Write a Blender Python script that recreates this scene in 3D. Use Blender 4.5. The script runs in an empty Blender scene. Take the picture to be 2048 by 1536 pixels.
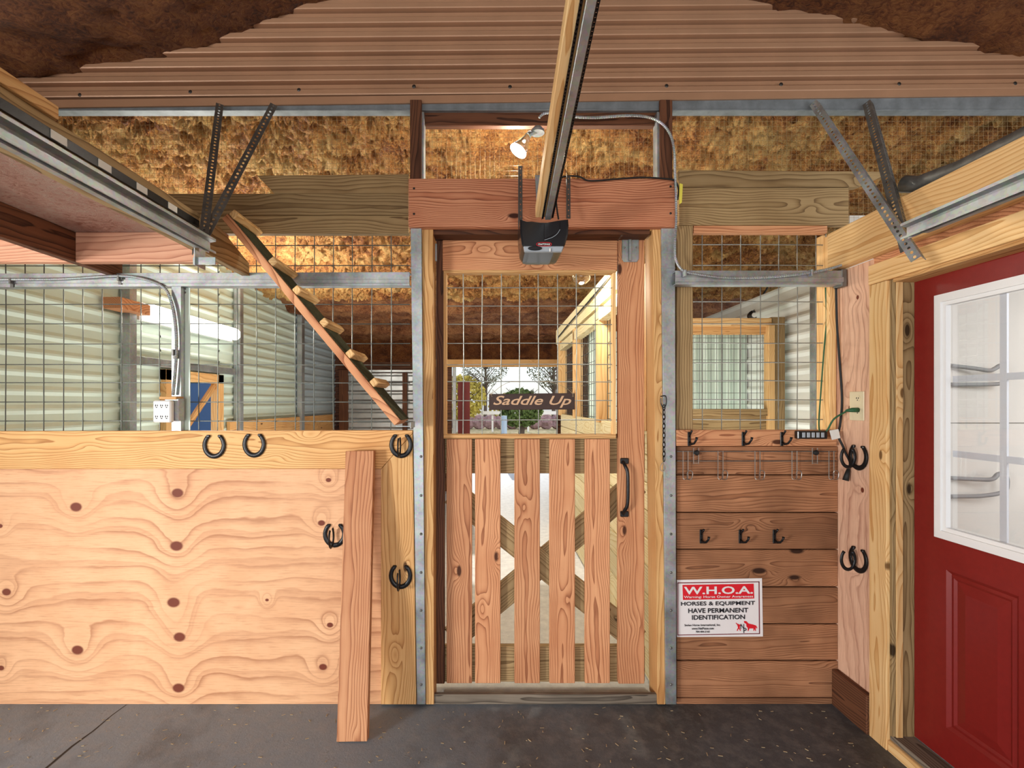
import bpy, bmesh, math, random
from mathutils import Vector, Matrix, noise
random.seed(7)
sc = bpy.context.scene
COL = sc.collection
# ------------------------------------------------------------------ camera
F, D, CX, CY, H = 936.0, 2.45, 985.0, 806.0, 1.576   # focal px, distance to stall front, vanishing point, eye height
cam = bpy.data.cameras.new('camera'); cam_o = bpy.data.objects.new('camera', cam); COL.objects.link(cam_o)
cam_o.location = (0, -D, H); cam_o.rotation_euler = (math.radians(90), 0, 0)
cam.sensor_width = 36; cam.lens = 36*F/2048; cam.shift_x = (1024-CX)/2048; cam.shift_y = (CY-768)/2048
cam.clip_start = 0.05; cam.clip_end = 300
sc.camera = cam_o
# ------------------------------------------------------------------ world and lights
w = bpy.data.worlds.new('world'); sc.world = w; w.use_nodes = True
nt = w.node_tree; nt.nodes.clear()
sky = nt.nodes.new('ShaderNodeTexSky'); sky.sky_type = 'NISHITA'; sky.sun_disc = False
sky.sun_elevation = math.radians(38); sky.sun_rotation = math.radians(150); sky.air_density = 1.0; sky.dust_density = 2.0
bg = nt.nodes.new('ShaderNodeBackground'); bg.inputs[1].default_value = 0.24
mixw = nt.nodes.new('ShaderNodeMixRGB'); mixw.inputs[0].default_value = 0.55; mixw.inputs[2].default_value = (3.3, 3.35, 3.45, 1)
out = nt.nodes.new('ShaderNodeOutputWorld')
nt.links.new(sky.outputs[0], mixw.inputs[1]); nt.links.new(mixw.outputs[0], bg.inputs[0]); nt.links.new(bg.outputs[0], out.inputs[0])
def area(name, loc, target, sx, sy, power, col=(1, 1, 1), spread=180):
    l = bpy.data.lights.new(name, 'AREA'); l.shape = 'RECTANGLE'; l.size = sx; l.size_y = sy; l.energy = power; l.color = col
    l.spread = math.radians(spread)
    o = bpy.data.objects.new(name, l); COL.objects.link(o); o.location = loc
    o.rotation_euler = (Vector(target)-Vector(loc)).to_track_quat('-Z', 'Y').to_euler(); return o
area('garage_daylight', (-5.0, -5.0, 1.35), (0.1, 0, 1.7), 0.9, 1.0, 215, (1.0, 0.97, 0.93))
area('door_daylight', (0.0, -7.0, 0.85), (0.0, 0, 2.1), 3.6, 1.6, 85, (0.98, 0.98, 1.0))
area('stall_fill', (-1.7, 2.2, .35), (-1.5, 2.6, 3.0), 1.6, 2.6, 34, (1.0, 0.98, 0.93))  # added fill lamp, out of view behind the plywood, imitating light off the floor
area('right_stall_fill', (1.75, 1.0, .35), (1.6, 1.4, 3.0), 1.2, 1.2, 22, (1.0, 0.98, 0.94))  # second added upward fill, hidden behind the plank wall
area('left_side_fill', (-3.6, -2.7, .5), (-1.8, -.5, 2.3), .8, .8, 26, (1.0, .98, .95))  # added fill with no real opening, aimed up at the loft deck
area('tack_room_fill', (2.5, -1.7, 2.3), (2.5, 0, 1.3), 1.0, 0.8, 14, (0.97, 0.98, 1.0))  # unseen lamp added to brighten the panel wall behind the door window
def point(name, loc, power, col, r=0.04):
    l = bpy.data.lights.new(name, 'POINT'); l.energy = power; l.color = col; l.shadow_soft_size = r
    o = bpy.data.objects.new(name, l); COL.objects.link(o); o.location = loc; return o
sl = bpy.data.lights.new('sun', 'SUN'); sl.energy = 1.8; sl.angle = math.radians(0.8); sl.color = (1, 0.95, 0.85)
so = bpy.data.objects.new('sun', sl); COL.objects.link(so); so.rotation_euler = (Vector((0.06, -0.83, -0.44))).to_track_quat('-Z', 'Y').to_euler()
so.location = (10, 20, 20)
vs = sc.view_settings; vs.view_transform = 'Standard'; vs.look = 'None'; vs.gamma = 1; vs.use_curve_mapping = False
vs.exposure = 0.35

# ------------------------------------------------------------------ helpers
def W(px, py, y=0.0):
    d = D+y
    return Vector(((px-CX)*d/F, y, H-(py-CY)*d/F))
def lin(c):
    return tuple(((v/12.92) if v <= .04045 else ((v+.055)/1.055)**2.4) for v in c)
def hexc(r, g, b): return lin((r/255, g/255, b/255))
class NT:
    def __init__(s, name, rough=0.6, metal=0.0, spec=0.4):
        s.m = bpy.data.materials.new(name); s.m.use_nodes = True; s.t = s.m.node_tree
        s.b = s.t.nodes['Principled BSDF']; s.b.inputs['Roughness'].default_value = rough
        s.b.inputs['Metallic'].default_value = metal; s.b.inputs['Specular IOR Level'].default_value = spec
    def n(s, typ, **kw):
        x = s.t.nodes.new(typ)
        for k, v in kw.items(): setattr(x, k, v)
        return x
    def put(s, sock, v):
        if hasattr(v, 'is_output') or isinstance(v, bpy.types.NodeSocket): s.t.links.new(v, sock)
        elif isinstance(v, (tuple, list)) and len(v) == 3 and sock.type == 'RGBA': sock.default_value = (*v, 1)
        else: sock.default_value = v
    def math(s, op, a, b=0.0, c=None):
        x = s.n('ShaderNodeMath', operation=op); s.put(x.inputs[0], a); s.put(x.inputs[1], b)
        if c is not None: s.put(x.inputs[2], c)
        return x.outputs[0]
    def vm(s, op, a, b=(0, 0, 0)):
        x = s.n('ShaderNodeVectorMath', operation=op); s.put(x.inputs[0], a); s.put(x.inputs[1], b); return x.outputs[0]
    def noise(s, vec, scale, detail=3, rough=.55, dist=0):
        x = s.n('ShaderNodeTexNoise'); s.put(x.inputs['Vector'], vec); x.inputs['Scale'].default_value = scale
        x.inputs['Detail'].default_value = detail; x.inputs['Roughness'].default_value = rough; x.inputs['Distortion'].default_value = dist
        return x.outputs['Fac']
    def ramp(s, fac, stops):
        x = s.n('ShaderNodeValToRGB'); s.put(x.inputs[0], fac); e = x.color_ramp.elements
        while len(e) < len(stops): e.new(0.5)
        for k, (p, c) in enumerate(stops):
            e[k].position = p; e[k].color = (*c, 1) if len(c) == 3 else c
        return x.outputs[0]
    def mr(s, v, a, b, c=0.0, d=1.0):
        x = s.n('ShaderNodeMapRange'); s.put(x.inputs[0], v)
        for k, q in enumerate((a, b, c, d)): x.inputs[k+1].default_value = q
        return x.outputs[0]
    def mix(s, f, a, b, mode='MIX'):
        x = s.n('ShaderNodeMixRGB', blend_type=mode); s.put(x.inputs[0], f); s.put(x.inputs[1], a); s.put(x.inputs[2], b); return x.outputs[0]
    def bump(s, h, strength=.3, dist=.01):
        x = s.n('ShaderNodeBump'); x.inputs['Strength'].default_value = strength; x.inputs['Distance'].default_value = dist
        s.put(x.inputs['Height'], h); s.t.links.new(x.outputs[0], s.b.inputs['Normal'])
    def col(s, c): s.put(s.b.inputs['Base Color'], c); return s
def scl(s, v, sc3): return s.vm('MULTIPLY', v, sc3)
def wood(name, light, mid, dark, rings=95, knots=0.05, rough=.65, worn=0.0):
    s = NT(name, rough, 0, .25)
    tc = s.n('ShaderNodeTexCoord').outputs['Object']
    oi = s.n('ShaderNodeObjectInfo').outputs['Random']
    cx = s.n('ShaderNodeCombineXYZ'); s.put(cx.inputs[0], s.math('MULTIPLY', oi, 61.0)); s.put(cx.inputs[1], s.math('MULTIPLY', oi, 7.0)); s.put(cx.inputs[2], s.math('MULTIPLY', oi, 23.0))
    p = s.vm('ADD', tc, cx.outputs[0])
    sp = s.n('ShaderNodeSeparateXYZ'); s.put(sp.inputs[0], tc)
    w1 = s.noise(scl(s, p, (1.1, 2.5, 3.0)), 1.0, 2, .5)
    w2 = s.noise(scl(s, p, (3.0, 8, 16.0)), 1.0, 2, .5)
    vo = s.n('ShaderNodeTexVoronoi', feature='F1'); s.put(vo.inputs['Vector'], scl(s, p, (2.6, .02, 6.5))); vo.inputs['Scale'].default_value = 1.0
    vd = vo.outputs['Distance']
    kn = s.math('POWER', 2.718, s.math('MULTIPLY', s.math('MULTIPLY', vd, vd), -28.0))
    yy = s.math('ADD', sp.outputs[1], 0.045)
    rr = s.math('ADD', s.math('MULTIPLY', s.math('ADD', oi, -.5), .09), s.math('ADD', sp.outputs[2], s.math('MULTIPLY', s.math('ADD', w1, -.5), .16)))
    r = s.math('SQRT', s.math('ADD', s.math('MULTIPLY', yy, yy), s.math('MULTIPLY', rr, rr)))
    r = s.math('ADD', r, s.math('MULTIPLY', w2, .020)); r = s.math('ADD', r, s.math('MULTIPLY', kn, .045 if knots > 0 else 0))
    saw = s.math('FRACT', s.math('MULTIPLY', r, float(rings)))
    g = s.math('POWER', saw, 3.0)
    g = s.math('MULTIPLY', g, s.mr(saw, .97, 1.0, 1.0, 0.0))
    fib = s.noise(scl(s, p, (5, 190, 190)), 1.0, 3, .6)
    g2 = s.math('ADD', s.math('MULTIPLY', g, .9), s.math('MULTIPLY', s.math('ADD', fib, -.35), .5))
    c = s.ramp(g2, [(0, light), (.45, mid), (1, dark)])
    blot = s.noise(p, 2.3, 3, .6)
    c = s.mix(s.mr(blot, .4, .75, 0, .35), c, mid, 'MULTIPLY') if worn == 0 else s.mix(s.mr(blot, .35, .7, 0, worn), c, tuple(v*.35 for v in mid), 'MIX')
    if knots > 0:
        kd = s.mr(vd, knots*1.5, knots*2.4, 1, 0)
        c = s.mix(kd, c, tuple(v*.35 for v in dark))
    vmul = s.mr(s.math('FRACT', s.math('MULTIPLY', oi, 7.31)), 0, 1, .80, 1.08)
    cm = s.n('ShaderNodeCombineXYZ'); [s.put(cm.inputs[q], vmul) for q in range(3)]
    c = s.mix(1.0, c, cm.outputs[0], 'MULTIPLY')
    s.col(c); s.bump(g2, .2, .002); return s.m
def plain(name, c, rough=.5, metal=0.0, spec=.4, vary=.0, bump=0, bscale=60):
    s = NT(name, rough, metal, spec)
    tc = s.n('ShaderNodeTexCoord').outputs['Object']
    nz = s.noise(tc, bscale, 4, .6)
    a = tuple(max(0, v*(1-vary)) for v in c); b = tuple(min(1, v*(1+vary)) for v in c)
    s.col(s.ramp(nz, [(.3, a), (.7, b)]))
    if bump: s.bump(nz, bump, .003)
    return s.m
M = {}
M['pine'] = wood('tan_pine', hexc(226, 182, 124), hexc(206, 158, 100), hexc(160, 108, 60), 85, .035)
M['pine_dark'] = wood('olive_treated_pine', hexc(174, 148, 106), hexc(148, 121, 82), hexc(98, 74, 46), 80, .04)
M['yellow'] = wood('yellow_pine', hexc(240, 204, 148), hexc(228, 184, 124), hexc(198, 146, 88), 70, .03)
M['cedar'] = wood('orange_brown_cedar', hexc(220, 164, 120), hexc(196, 136, 96), hexc(136, 80, 52), 90, .04)
M['red'] = wood('reddish_header_pine', hexc(222, 158, 120), hexc(192, 122, 88), hexc(112, 58, 40), 100, .045)
M['pink'] = wood('pinkish_joist_pine', hexc(226, 174, 142), hexc(208, 152, 122), hexc(160, 100, 76), 70, .03)
M['cladding'] = wood('brown_weathered_cladding', hexc(190, 136, 98), hexc(160, 108, 74), hexc(92, 56, 38), 115, .05, .75, .75)
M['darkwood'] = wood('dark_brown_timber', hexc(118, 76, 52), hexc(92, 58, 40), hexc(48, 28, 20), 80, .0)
M['grey_wood'] = wood('grey_weathered_sill', hexc(146, 134, 118), hexc(108, 98, 86), hexc(74, 64, 54), 90, .0, .8, .5)
M['cream'] = wood('pale_cream_lumber', hexc(244, 232, 192), hexc(236, 218, 170), hexc(206, 180, 122), 60, .03)
def galv():
    s = NT('galvanised_steel', .42, .75, .5)
    tc = s.n('ShaderNodeTexCoord').outputs['Object']
    v = s.n('ShaderNodeTexVoronoi'); s.put(v.inputs['Vector'], tc); v.inputs['Scale'].default_value = 90
    nz = s.noise(tc, 7, 4, .6)
    c = s.mix(.18, s.ramp(nz, [(.3, (.27, .29, .295)), (.7, (.46, .49, .50))]), v.outputs['Color'], 'SOFT_LIGHT')
    s.col(c); s.put(s.b.inputs['Roughness'], s.mr(nz, .3, .7, .34, .58)); return s.m
M['galv'] = galv()
M['galv_dull'] = plain('weathered_galvanised_steel', (.20, .225, .24), .62, .35, .4, .25, 0, 12)
M['dsteel'] = plain('dull_dark_steel', (.17, .17, .16), .5, .7, .4, .25, 0, 25)
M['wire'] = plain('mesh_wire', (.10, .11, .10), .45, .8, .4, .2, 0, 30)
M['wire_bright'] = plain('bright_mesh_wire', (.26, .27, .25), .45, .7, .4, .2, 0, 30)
M['fine_wire'] = plain('hardware_cloth_wire', (.34, .25, .13), .5, .3, .4, .2)
M['black_iron'] = plain('black_iron', (.012, .012, .013), .35, .4, .5, .3, .2, 80)
M['black_plastic'] = plain('black_gloss_plastic', (.008, .009, .011), .22, 0, .5)
M['black_rubber'] = plain('black_rubber', (.012, .012, .012), .6, 0, .4)
M['green_cord'] = plain('green_cord', (.02, .10, .04), .5)
M['white_plastic'] = plain('white_plastic', (.75, .76, .74), .4)
M['ivory'] = plain('ivory_plastic', (.78, .68, .46), .4)
M['grey_plastic'] = plain('grey_plastic', (.32, .36, .40), .3)
M['white_paint'] = plain('white_paint', (.82, .82, .82), .4)
M['muntin'] = plain('grey_muntin', (.62, .64, .68), .5)
M['bracket'] = plain('grey_bracket_metal', (.30, .32, .33), .5)
M['chrome'] = plain('bright_wire_metal', (.45, .43, .40), .3, .9, .5)
M['white_panel'] = plain('off_white_panel', (.74, .73, .68), .6, 0, .3, .03, 0, 3)
M['pale_metal'] = plain('pale_green_white_sheet_metal', (.60, .72, .64), .42, .1, .4, .06, 0, 2)
M['blue_metal'] = plain('blue_grey_sheet_metal', (.46, .58, .66), .42, .1, .4, .06, 0, 2)
M['white_metal'] = plain('white_sheet_metal', (.74, .78, .76), .42, .1, .4, .05, 0, 2)
M['bluetarp'] = plain('blue_tarp', (.10, .20, .42), .6)
M['rust_metal'] = plain('grey_ribbed_steel', (.42, .44, .45), .35, .7, .4, .2, 0, 4)
M['brown_metal'] = plain('brown_sheet_metal', hexc(176, 136, 106), .38, .2, .5, .10, 0, 3)
M['red_door'] = plain('red_door_paint', hexc(128, 30, 26), .38, 0, .4, .06, .08, 40)
M['signwhite'] = plain('sign_white', (.80, .77, .76), .4)
M['signred'] = plain('sign_red', hexc(214, 30, 44), .4)
M['signdark'] = plain('sign_maroon', hexc(112, 20, 36), .4)
M['ink'] = plain('black_ink', (.01, .01, .015), .5)
M['signwood'] = plain('dark_brown_sign_wood', hexc(62, 44, 38), .55, 0, .3, .25, 0, 12)
M['carved'] = plain('carved_tan_letters', hexc(206, 168, 132), .6)
M['twine'] = plain('tan_twine', (.40, .30, .18), .9)
M['label_white'] = plain('white_sticker', (.7, .7, .66), .5)
M['yellow_tape'] = plain('yellow_tape', (.80, .72, .10), .5)
M['screw'] = plain('dark_screw', (.05, .045, .04), .4, .6)
def emis(name, c, st):
    s = NT(name); s.put(s.b.inputs['Emission Color'], c); s.b.inputs['Emission Strength'].default_value = st; s.col((.9, .9, .9)); return s.m
M['tube'] = emis('lit_fluorescent_diffuser', (1, .98, .9), 4.5)
M['bulb'] = emis('lit_flood_bulb_face', (1, .97, .9), 2.6)
def glass(name, rough=0.02):
    s = NT(name, rough); s.b.inputs['Transmission Weight'].default_value = 1; s.b.inputs['IOR'].default_value = 1.45; s.col((.97, .98, .98)); return s.m
M['jar'] = glass('clear_ribbed_glass', .08)
def pane():
    s = NT('thin_window_glass', .02)
    tr = s.n('ShaderNodeBsdfTransparent'); gl = s.n('ShaderNodeBsdfGlossy'); gl.inputs['Roughness'].default_value = .02
    fr = s.n('ShaderNodeFresnel'); fr.inputs[0].default_value = 1.35
    mx = s.n('ShaderNodeMixShader'); s.put(mx.inputs[0], fr.outputs[0]); s.put(mx.inputs[1], tr.outputs[0]); s.put(mx.inputs[2], gl.outputs[0])
    s.t.links.new(mx.outputs[0], s.t.nodes['Material Output'].inputs[0]); return s.m
M['pane'] = pane()
def foam(name, c1, c2, c3):
    s = NT(name, .62, 0, .35)
    tc = s.n('ShaderNodeTexCoord').outputs['Object']
    a = s.noise(scl(s, tc, (1, 1.3, 1.3)), 26, 6, .62, 1.8)
    b = s.noise(tc, 3.2, 4, .6, .8); c = s.noise(scl(s, tc, (1.2, 2.2, 2)), 60, 4, .6, 2.5)
    cc = s.ramp(s.math('ADD', s.math('MULTIPLY', b, .5), s.math('MULTIPLY', a, .5)), [(.40, c3), (.49, c2), (.58, c1)])
    s.col(cc)
    h = s.math('ADD', s.math('ABSOLUTE', s.math('ADD', a, -.5)), s.math('MULTIPLY', s.math('ABSOLUTE', s.math('ADD', c, -.5)), .5))
    s.bump(h, 1.0, .09); return s.m
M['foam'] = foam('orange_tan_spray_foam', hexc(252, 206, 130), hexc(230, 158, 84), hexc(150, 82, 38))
M['foam_far'] = foam('red_brown_dimmed_foam', hexc(206, 146, 96), hexc(166, 104, 64), hexc(112, 62, 36))  # far foam: browner, and darkened in colour for weaker light down the aisle
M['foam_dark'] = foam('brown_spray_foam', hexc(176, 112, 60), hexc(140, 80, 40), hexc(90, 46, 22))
def concrete():
    s = NT('grey_stained_concrete', .6, 0, .4)
    tc = s.n('ShaderNodeTexCoord').outputs['Object']
    a = s.noise(tc, 1.6, 5, .62, .3); b = s.noise(tc, 14, 5, .7); f = s.noise(tc, 90, 4, .7, 1.5)
    sx = s.n('ShaderNodeSeparateXYZ'); s.put(sx.inputs[0], tc)
    side = s.mr(s.math('ADD', sx.outputs[0], s.math('MULTIPLY', a, 1.1)), -.1, 1.3, 0, 1)
    c = s.mix(side, hexc(126, 138, 148), hexc(82, 87, 91))
    c = s.mix(s.mr(a, .5, .68, 0, .6), c, hexc(70, 66, 62))
    c = s.mix(s.mr(b, .45, .7, 0, .35), c, hexc(150, 148, 144))
    c = s.mix(s.mr(f, .62, .68, 0, .55), c, hexc(60, 56, 52))
    # pale concrete in the aisle behind the gate sill
    aisle = s.mr(sx.outputs[1], .04, .06, 0, 1)
    c = s.mix(aisle, c, s.ramp(b, [(.3, hexc(196, 196, 194)), (.7, hexc(226, 226, 222))]))
    s.col(c); s.bump(s.math('ADD', s.math('MULTIPLY', f, .5), b), .35, .006); return s.m
M['concrete'] = concrete()

def plywood(name, light, mid, dark, knots, horiz=True, freq=8.0, swirl=.16, kamp=.2):
    """rotary-cut veneer: contour bands of a warped field, bent round given knots (u, v, radius)"""
    s = NT(name, .6, 0, .25)
    g = s.n('ShaderNodeNewGeometry').outputs['Position']
    sp = s.n('ShaderNodeSeparateXYZ'); s.put(sp.inputs[0], g)
    u, v = (sp.outputs[0], sp.outputs[2]) if horiz else (sp.outputs[2], sp.outputs[1])
    cb = s.n('ShaderNodeCombineXYZ'); s.put(cb.inputs[0], u); s.put(cb.inputs[1], v)
    P = cb.outputs[0]
    base = s.math('ADD', v, s.math('MULTIPLY', s.math('ADD', s.noise(scl(s, P, (.75, 2.6, 1)), 1.0, 3, .5, .4), -.5), swirl*3))
    base = s.math('ADD', base, s.math('MULTIPLY', s.math('ADD', s.noise(scl(s, P, (3.5, 9, 1)), 1.0, 3, .6), -.5), .05))
    km = None
    for (ku, kv, kr) in knots:
        du = s.math('ADD', u, -ku); dv = s.math('ADD', v, -kv)
        e2 = s.math('ADD', s.math('MULTIPLY', s.math('MULTIPLY', du, du), 1/(kr*1.5)**2), s.math('MULTIPLY', s.math('MULTIPLY', dv, dv), 1/(kr*1.7)**2))
        e = s.math('POWER', 2.718, s.math('MULTIPLY', e2, -1.0))
        base = s.math('ADD', base, s.math('MULTIPLY', e, kamp))
        dd = s.math('SQRT', s.math('ADD', s.math('MULTIPLY', du, du), s.math('MULTIPLY', s.math('MULTIPLY', dv, dv), 1.7)))
        k = s.mr(dd, kr*.36, kr*.5, 1, 0); km = k if km is None else s.math('MAXIMUM', km, k)
    saw = s.math('FRACT', s.math('MULTIPLY', base, freq))
    band = s.math('MULTIPLY', s.math('POWER', saw, 5.0), s.mr(saw, .93, 1.0, 1.0, 0.0))
    saw2 = s.math('FRACT', s.math('ADD', s.math('MULTIPLY', base, freq*.5), .37)); band2 = s.math('MULTIPLY', s.mr(saw2, .25, .5, 0, 1), s.mr(saw2, .5, .53, 1, 0))
    gate = s.mr(s.noise(P, 1.7, 2, .5), .42, .6, .25, 1)
    band = s.math('MULTIPLY', band, gate)
    fib = s.noise(scl(s, P, (8, 160, 1)), 1.0, 4, .65)
    blot = s.noise(P, 3.0, 4, .6, .6)
    c = s.mix(s.mr(blot, .35, .7, 0, .6), light, mid)
    c = s.mix(s.math('MULTIPLY', band, .92), c, dark)
    c = s.mix(s.math('MULTIPLY', band2, .28), c, dark)
    c = s.mix(s.mr(fib, .5, .75, 0, .45), c, dark)
    if km is not None: c = s.mix(km, c, hexc(112, 54, 36))
    s.col(c); s.bump(fib, .15, .002); return s.m
KN = [(355, 986, 13), (152, 1014, 13), (353, 1092, 14), (347, 1205, 14), (359, 1274, 13), (155, 1300, 13), (357, 1376, 13),
      (13, 1184, 10), (657, 960, 6), (643, 1046, 8), (660, 1250, 7), (646, 1334, 9), (534, 1200, 4), (0, 1052, 6), (2, 1336, 7), (-90, 1150, 12)]
def kk(l): return [((px-CX)*D/F, H-(py-CY)*D/F, r*2.1*D/F) for px, py, r in l]
M['plywood'] = plywood('knotty_plywood', hexc(228, 180, 138), hexc(208, 154, 112), hexc(148, 90, 56), kk(KN), True, 11.0, .085, .17)
M['plywood_right'] = plywood('swirled_plywood', hexc(236, 194, 164), hexc(222, 176, 146), hexc(158, 100, 80), [(.75, -.12, .03), (1.55, -.08, .03), (2.1, -.13, .025), (1.15, -.16, .03)], False, 24, .10, .06)

class MB:
    def __init__(s): s.b = bmesh.new()
    def box(s, c, dim, mat=None, bev=0):
        r = bmesh.ops.create_cube(s.b, size=1); vs_ = r['verts']
        for v in vs_:
            v.co = Vector((v.co.x*dim[0], v.co.y*dim[1], v.co.z*dim[2]))
        if bev:
            es = list({e for v in vs_ for e in v.link_edges})
            rr = bmesh.ops.bevel(s.b, geom=es, offset=bev, segments=1, affect='EDGES'); vs_ = list({v for f in rr['faces'] for v in f.verts} | {v for v in vs_ if v.is_valid})
        for v in vs_:
            co = v.co if mat is None else mat @ v.co
            v.co = co+Vector(c)
        return s
    def tube(s, pts, r, n=8, flat=1.0, caps=True, closed=False, up=None):
        pts = [Vector(p) for p in pts]; rings = []; N = len(pts); prev = None
        for i, p in enumerate(pts):
            if closed: t = pts[(i+1) % N]-pts[i-1]
            else: t = pts[min(i+1, N-1)]-pts[max(i-1, 0)]
            t = t.normalized() if t.length > 1e-9 else Vector((0, 0, 1))
            if up is not None: a = Vector(up)
            elif prev is None: a = Vector((0, 0, 1)) if abs(t.z) < .9 else Vector((1, 0, 0))
            else: a = prev
            a = (a-t*a.dot(t)); a = a.normalized() if a.length > 1e-6 else t.orthogonal().normalized()
            prev = a; b = t.cross(a)
            rad = r[i] if isinstance(r, (list, tuple)) else r
            rings.append([s.b.verts.new(p+(a*math.cos(2*math.pi*k/n)*flat+b*math.sin(2*math.pi*k/n))*rad) for k in range(n)])
        rng = range(N) if closed else range(N-1)
        for i in rng:
            A, B = rings[i], rings[(i+1) % N]
            for k in range(n):
                try: s.b.faces.new((A[k], A[(k+1) % n], B[(k+1) % n], B[k]))
                except ValueError: pass
        if caps and not closed and n > 2:
            s.b.faces.new(rings[0][::-1]); s.b.faces.new(rings[-1])
        return s
    def poly(s, pts3, ext):
        a = [s.b.verts.new(Vector(p)) for p in pts3]; b = [s.b.verts.new(Vector(p)+Vector(ext)) for p in pts3]
        n = len(a); s.b.faces.new(a); s.b.faces.new(b[::-1])
        for k in range(n): s.b.faces.new((a[k], b[k], b[(k+1) % n], a[(k+1) % n]))
        return s
    def quad(s, *p): s.b.faces.new([s.b.verts.new(Vector(q)) for q in p]); return s
    def lathe(s, prof, n=24, M4=None):
        rings = []
        for r, z in prof:
            rings.append([s.b.verts.new((M4 @ Vector((r*math.cos(2*math.pi*k/n), r*math.sin(2*math.pi*k/n), z))) if M4 else Vector((r*math.cos(2*math.pi*k/n), r*math.sin(2*math.pi*k/n), z))) for k in range(n)])
        for i in range(len(rings)-1):
            for k in range(n): s.b.faces.new((rings[i][k], rings[i][(k+1) % n], rings[i+1][(k+1) % n], rings[i+1][k]))
        s.b.faces.new(rings[0][::-1]); s.b.faces.new(rings[-1]); return s
    def build(s, name, mat, parent=None, mw=None, smooth=False, bev=0):
        if bev:
            bmesh.ops.bevel(s.b, geom=s.b.edges[:], offset=bev, segments=1, affect='EDGES')
        bmesh.ops.recalc_face_normals(s.b, faces=s.b.faces[:])
        me = bpy.data.meshes.new(name)
        if mw is not None:
            inv = mw.inverted(); s.b.transform(inv)
        s.b.to_mesh(me); s.b.free()
        me.materials.append(M[mat] if isinstance(mat, str) else mat)
        if smooth:
            for p in me.polygons: p.use_smooth = True
        o = bpy.data.objects.new(name, me); COL.objects.link(o)
        if mw is not None: o.matrix_world = mw
        if parent is not None:
            o.parent = parent; o.matrix_parent_inverse = parent_world(parent).inverted()
            o['_mw'] = 1; del o['_mw']
        return o
def parent_world(p):
    m = p.matrix_basis.copy()
    while p.parent: m = p.parent.matrix_basis @ p.matrix_parent_inverse @ m; p = p.parent
    return m
def tag(o, label=None, cat=None, group=None, kind=None):
    if label: o['label'] = label
    if cat: o['category'] = cat
    if group: o['group'] = group
    if kind: o['kind'] = kind
    return o
def empty(name, loc, label, cat, group=None):
    o = bpy.data.objects.new(name, None); COL.objects.link(o); o.location = loc; o.empty_display_size = .05
    return tag(o, label, cat, group)
def frame(c, ax, thin):
    """matrix: local X = ax (grain), local Y = thin, origin c"""
    x = Vector(ax).normalized(); y = Vector(thin); y = (y-x*y.dot(x)).normalized(); z = x.cross(y)
    m = Matrix((x, y, z)).transposed().to_4x4(); m.translation = Vector(c); return m
def lumber(name, lo, hi, mat, parent=None, bev=.002):
    lo, hi = Vector(lo), Vector(hi); c = (lo+hi)/2; d = hi-lo; ax = sorted(range(3), key=lambda k: -d[k])
    E = [Vector((1, 0, 0)), Vector((0, 1, 0)), Vector((0, 0, 1))]
    m = frame(c, E[ax[0]], E[ax[2]])
    mb = MB(); mb.box(c, d, None, bev); return mb.build(name, mat, parent, m)
def pl(name, x0, y0, x1, y1, yf, th, mat, parent=None, bev=.002):
    """board from a pixel rectangle on its front face at depth yf, thickness th going back"""
    a = W(x0, y1, yf); b = W(x1, y0, yf); b.y = yf+th
    return lumber(name, a, b, mat, parent, bev)
def pp(name, pts, yf, th, mat, parent=None, ax=(1, 0, 0), bev=.0015):
    P = [W(x, y, yf) for x, y in pts]; c = sum(P, Vector())/len(P)
    return MB().poly(P, (0, th, 0)).build(name, mat, parent, frame(c, ax, (0, 1, 0)), bev=bev)
def beam(name, A, B, wd, th, thin, mat, parent=None, bev=.002):
    A, B = Vector(A), Vector(B); m = frame((A+B)/2, B-A, thin)
    mb = MB(); mb.box((0, 0, 0), ((B-A).length, th, wd), None, bev); mb.b.transform(m); return mb.build(name, mat, parent, m)
def spline(P, k=8):
    P = [Vector(p) for p in P]; Q = [P[0]]+P+[P[-1]]; o = []
    for i in range(1, len(Q)-2):
        a, b, c, d = Q[i-1:i+3]
        for j in range(k):
            t = j/k; o.append(.5*((2*b)+(c-a)*t+(2*a-5*b+4*c-d)*t*t+(3*b-a-3*c+d)*t**3))
    o.append(P[-1]); return o
def WP(l): return [W(*p) for p in l]
def text(name, body, px, py, yf, size_px, mat, parent, bold=0.0, width_px=None, shear=0, ext=.0006, rot=0, spacing=1.0):
    """flat lettering centred on pixel (px,py) at depth yf"""
    cu = bpy.data.curves.new(name, 'FONT'); cu.body = body; cu.align_x = 'CENTER'; cu.align_y = 'CENTER'
    cu.size = 1; cu.extrude = ext; cu.offset = bold; cu.shear = shear; cu.space_character = spacing; cu.resolution_u = 3
    t = bpy.data.objects.new('tmp', cu); COL.objects.link(t)
    bpy.context.view_layer.update()
    me = bpy.data.meshes.new_from_object(t.evaluated_get(bpy.context.evaluated_depsgraph_get()))
    bpy.data.objects.remove(t); 
    xs = [v.co.x for v in me.vertices]; ys = [v.co.y for v in me.vertices]
    s = (D+yf)/F; sz = size_px*s/(max(ys)-min(ys)); sx = (width_px*s/(max(xs)-min(xs))) if width_px else sz
    cxm = (max(xs)+min(xs))/2; cym = (max(ys)+min(ys))/2
    for v in me.vertices:
        v.co = Vector(((v.co.x-cxm)*sx, (v.co.y-cym)*sz, v.co.z))
    me.materials.clear(); me.materials.append(M[mat])
    o = bpy.data.objects.new(name, me); COL.objects.link(o)
    o.matrix_world = Matrix.Translation(W(px, py, yf)) @ Matrix.Rotation(rot, 4, 'Y') @ Matrix.Rotation(math.pi/2, 4, 'X')
    if parent is not None: o.parent = parent; o.matrix_parent_inverse = parent_world(parent).inverted()
    return o
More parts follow.
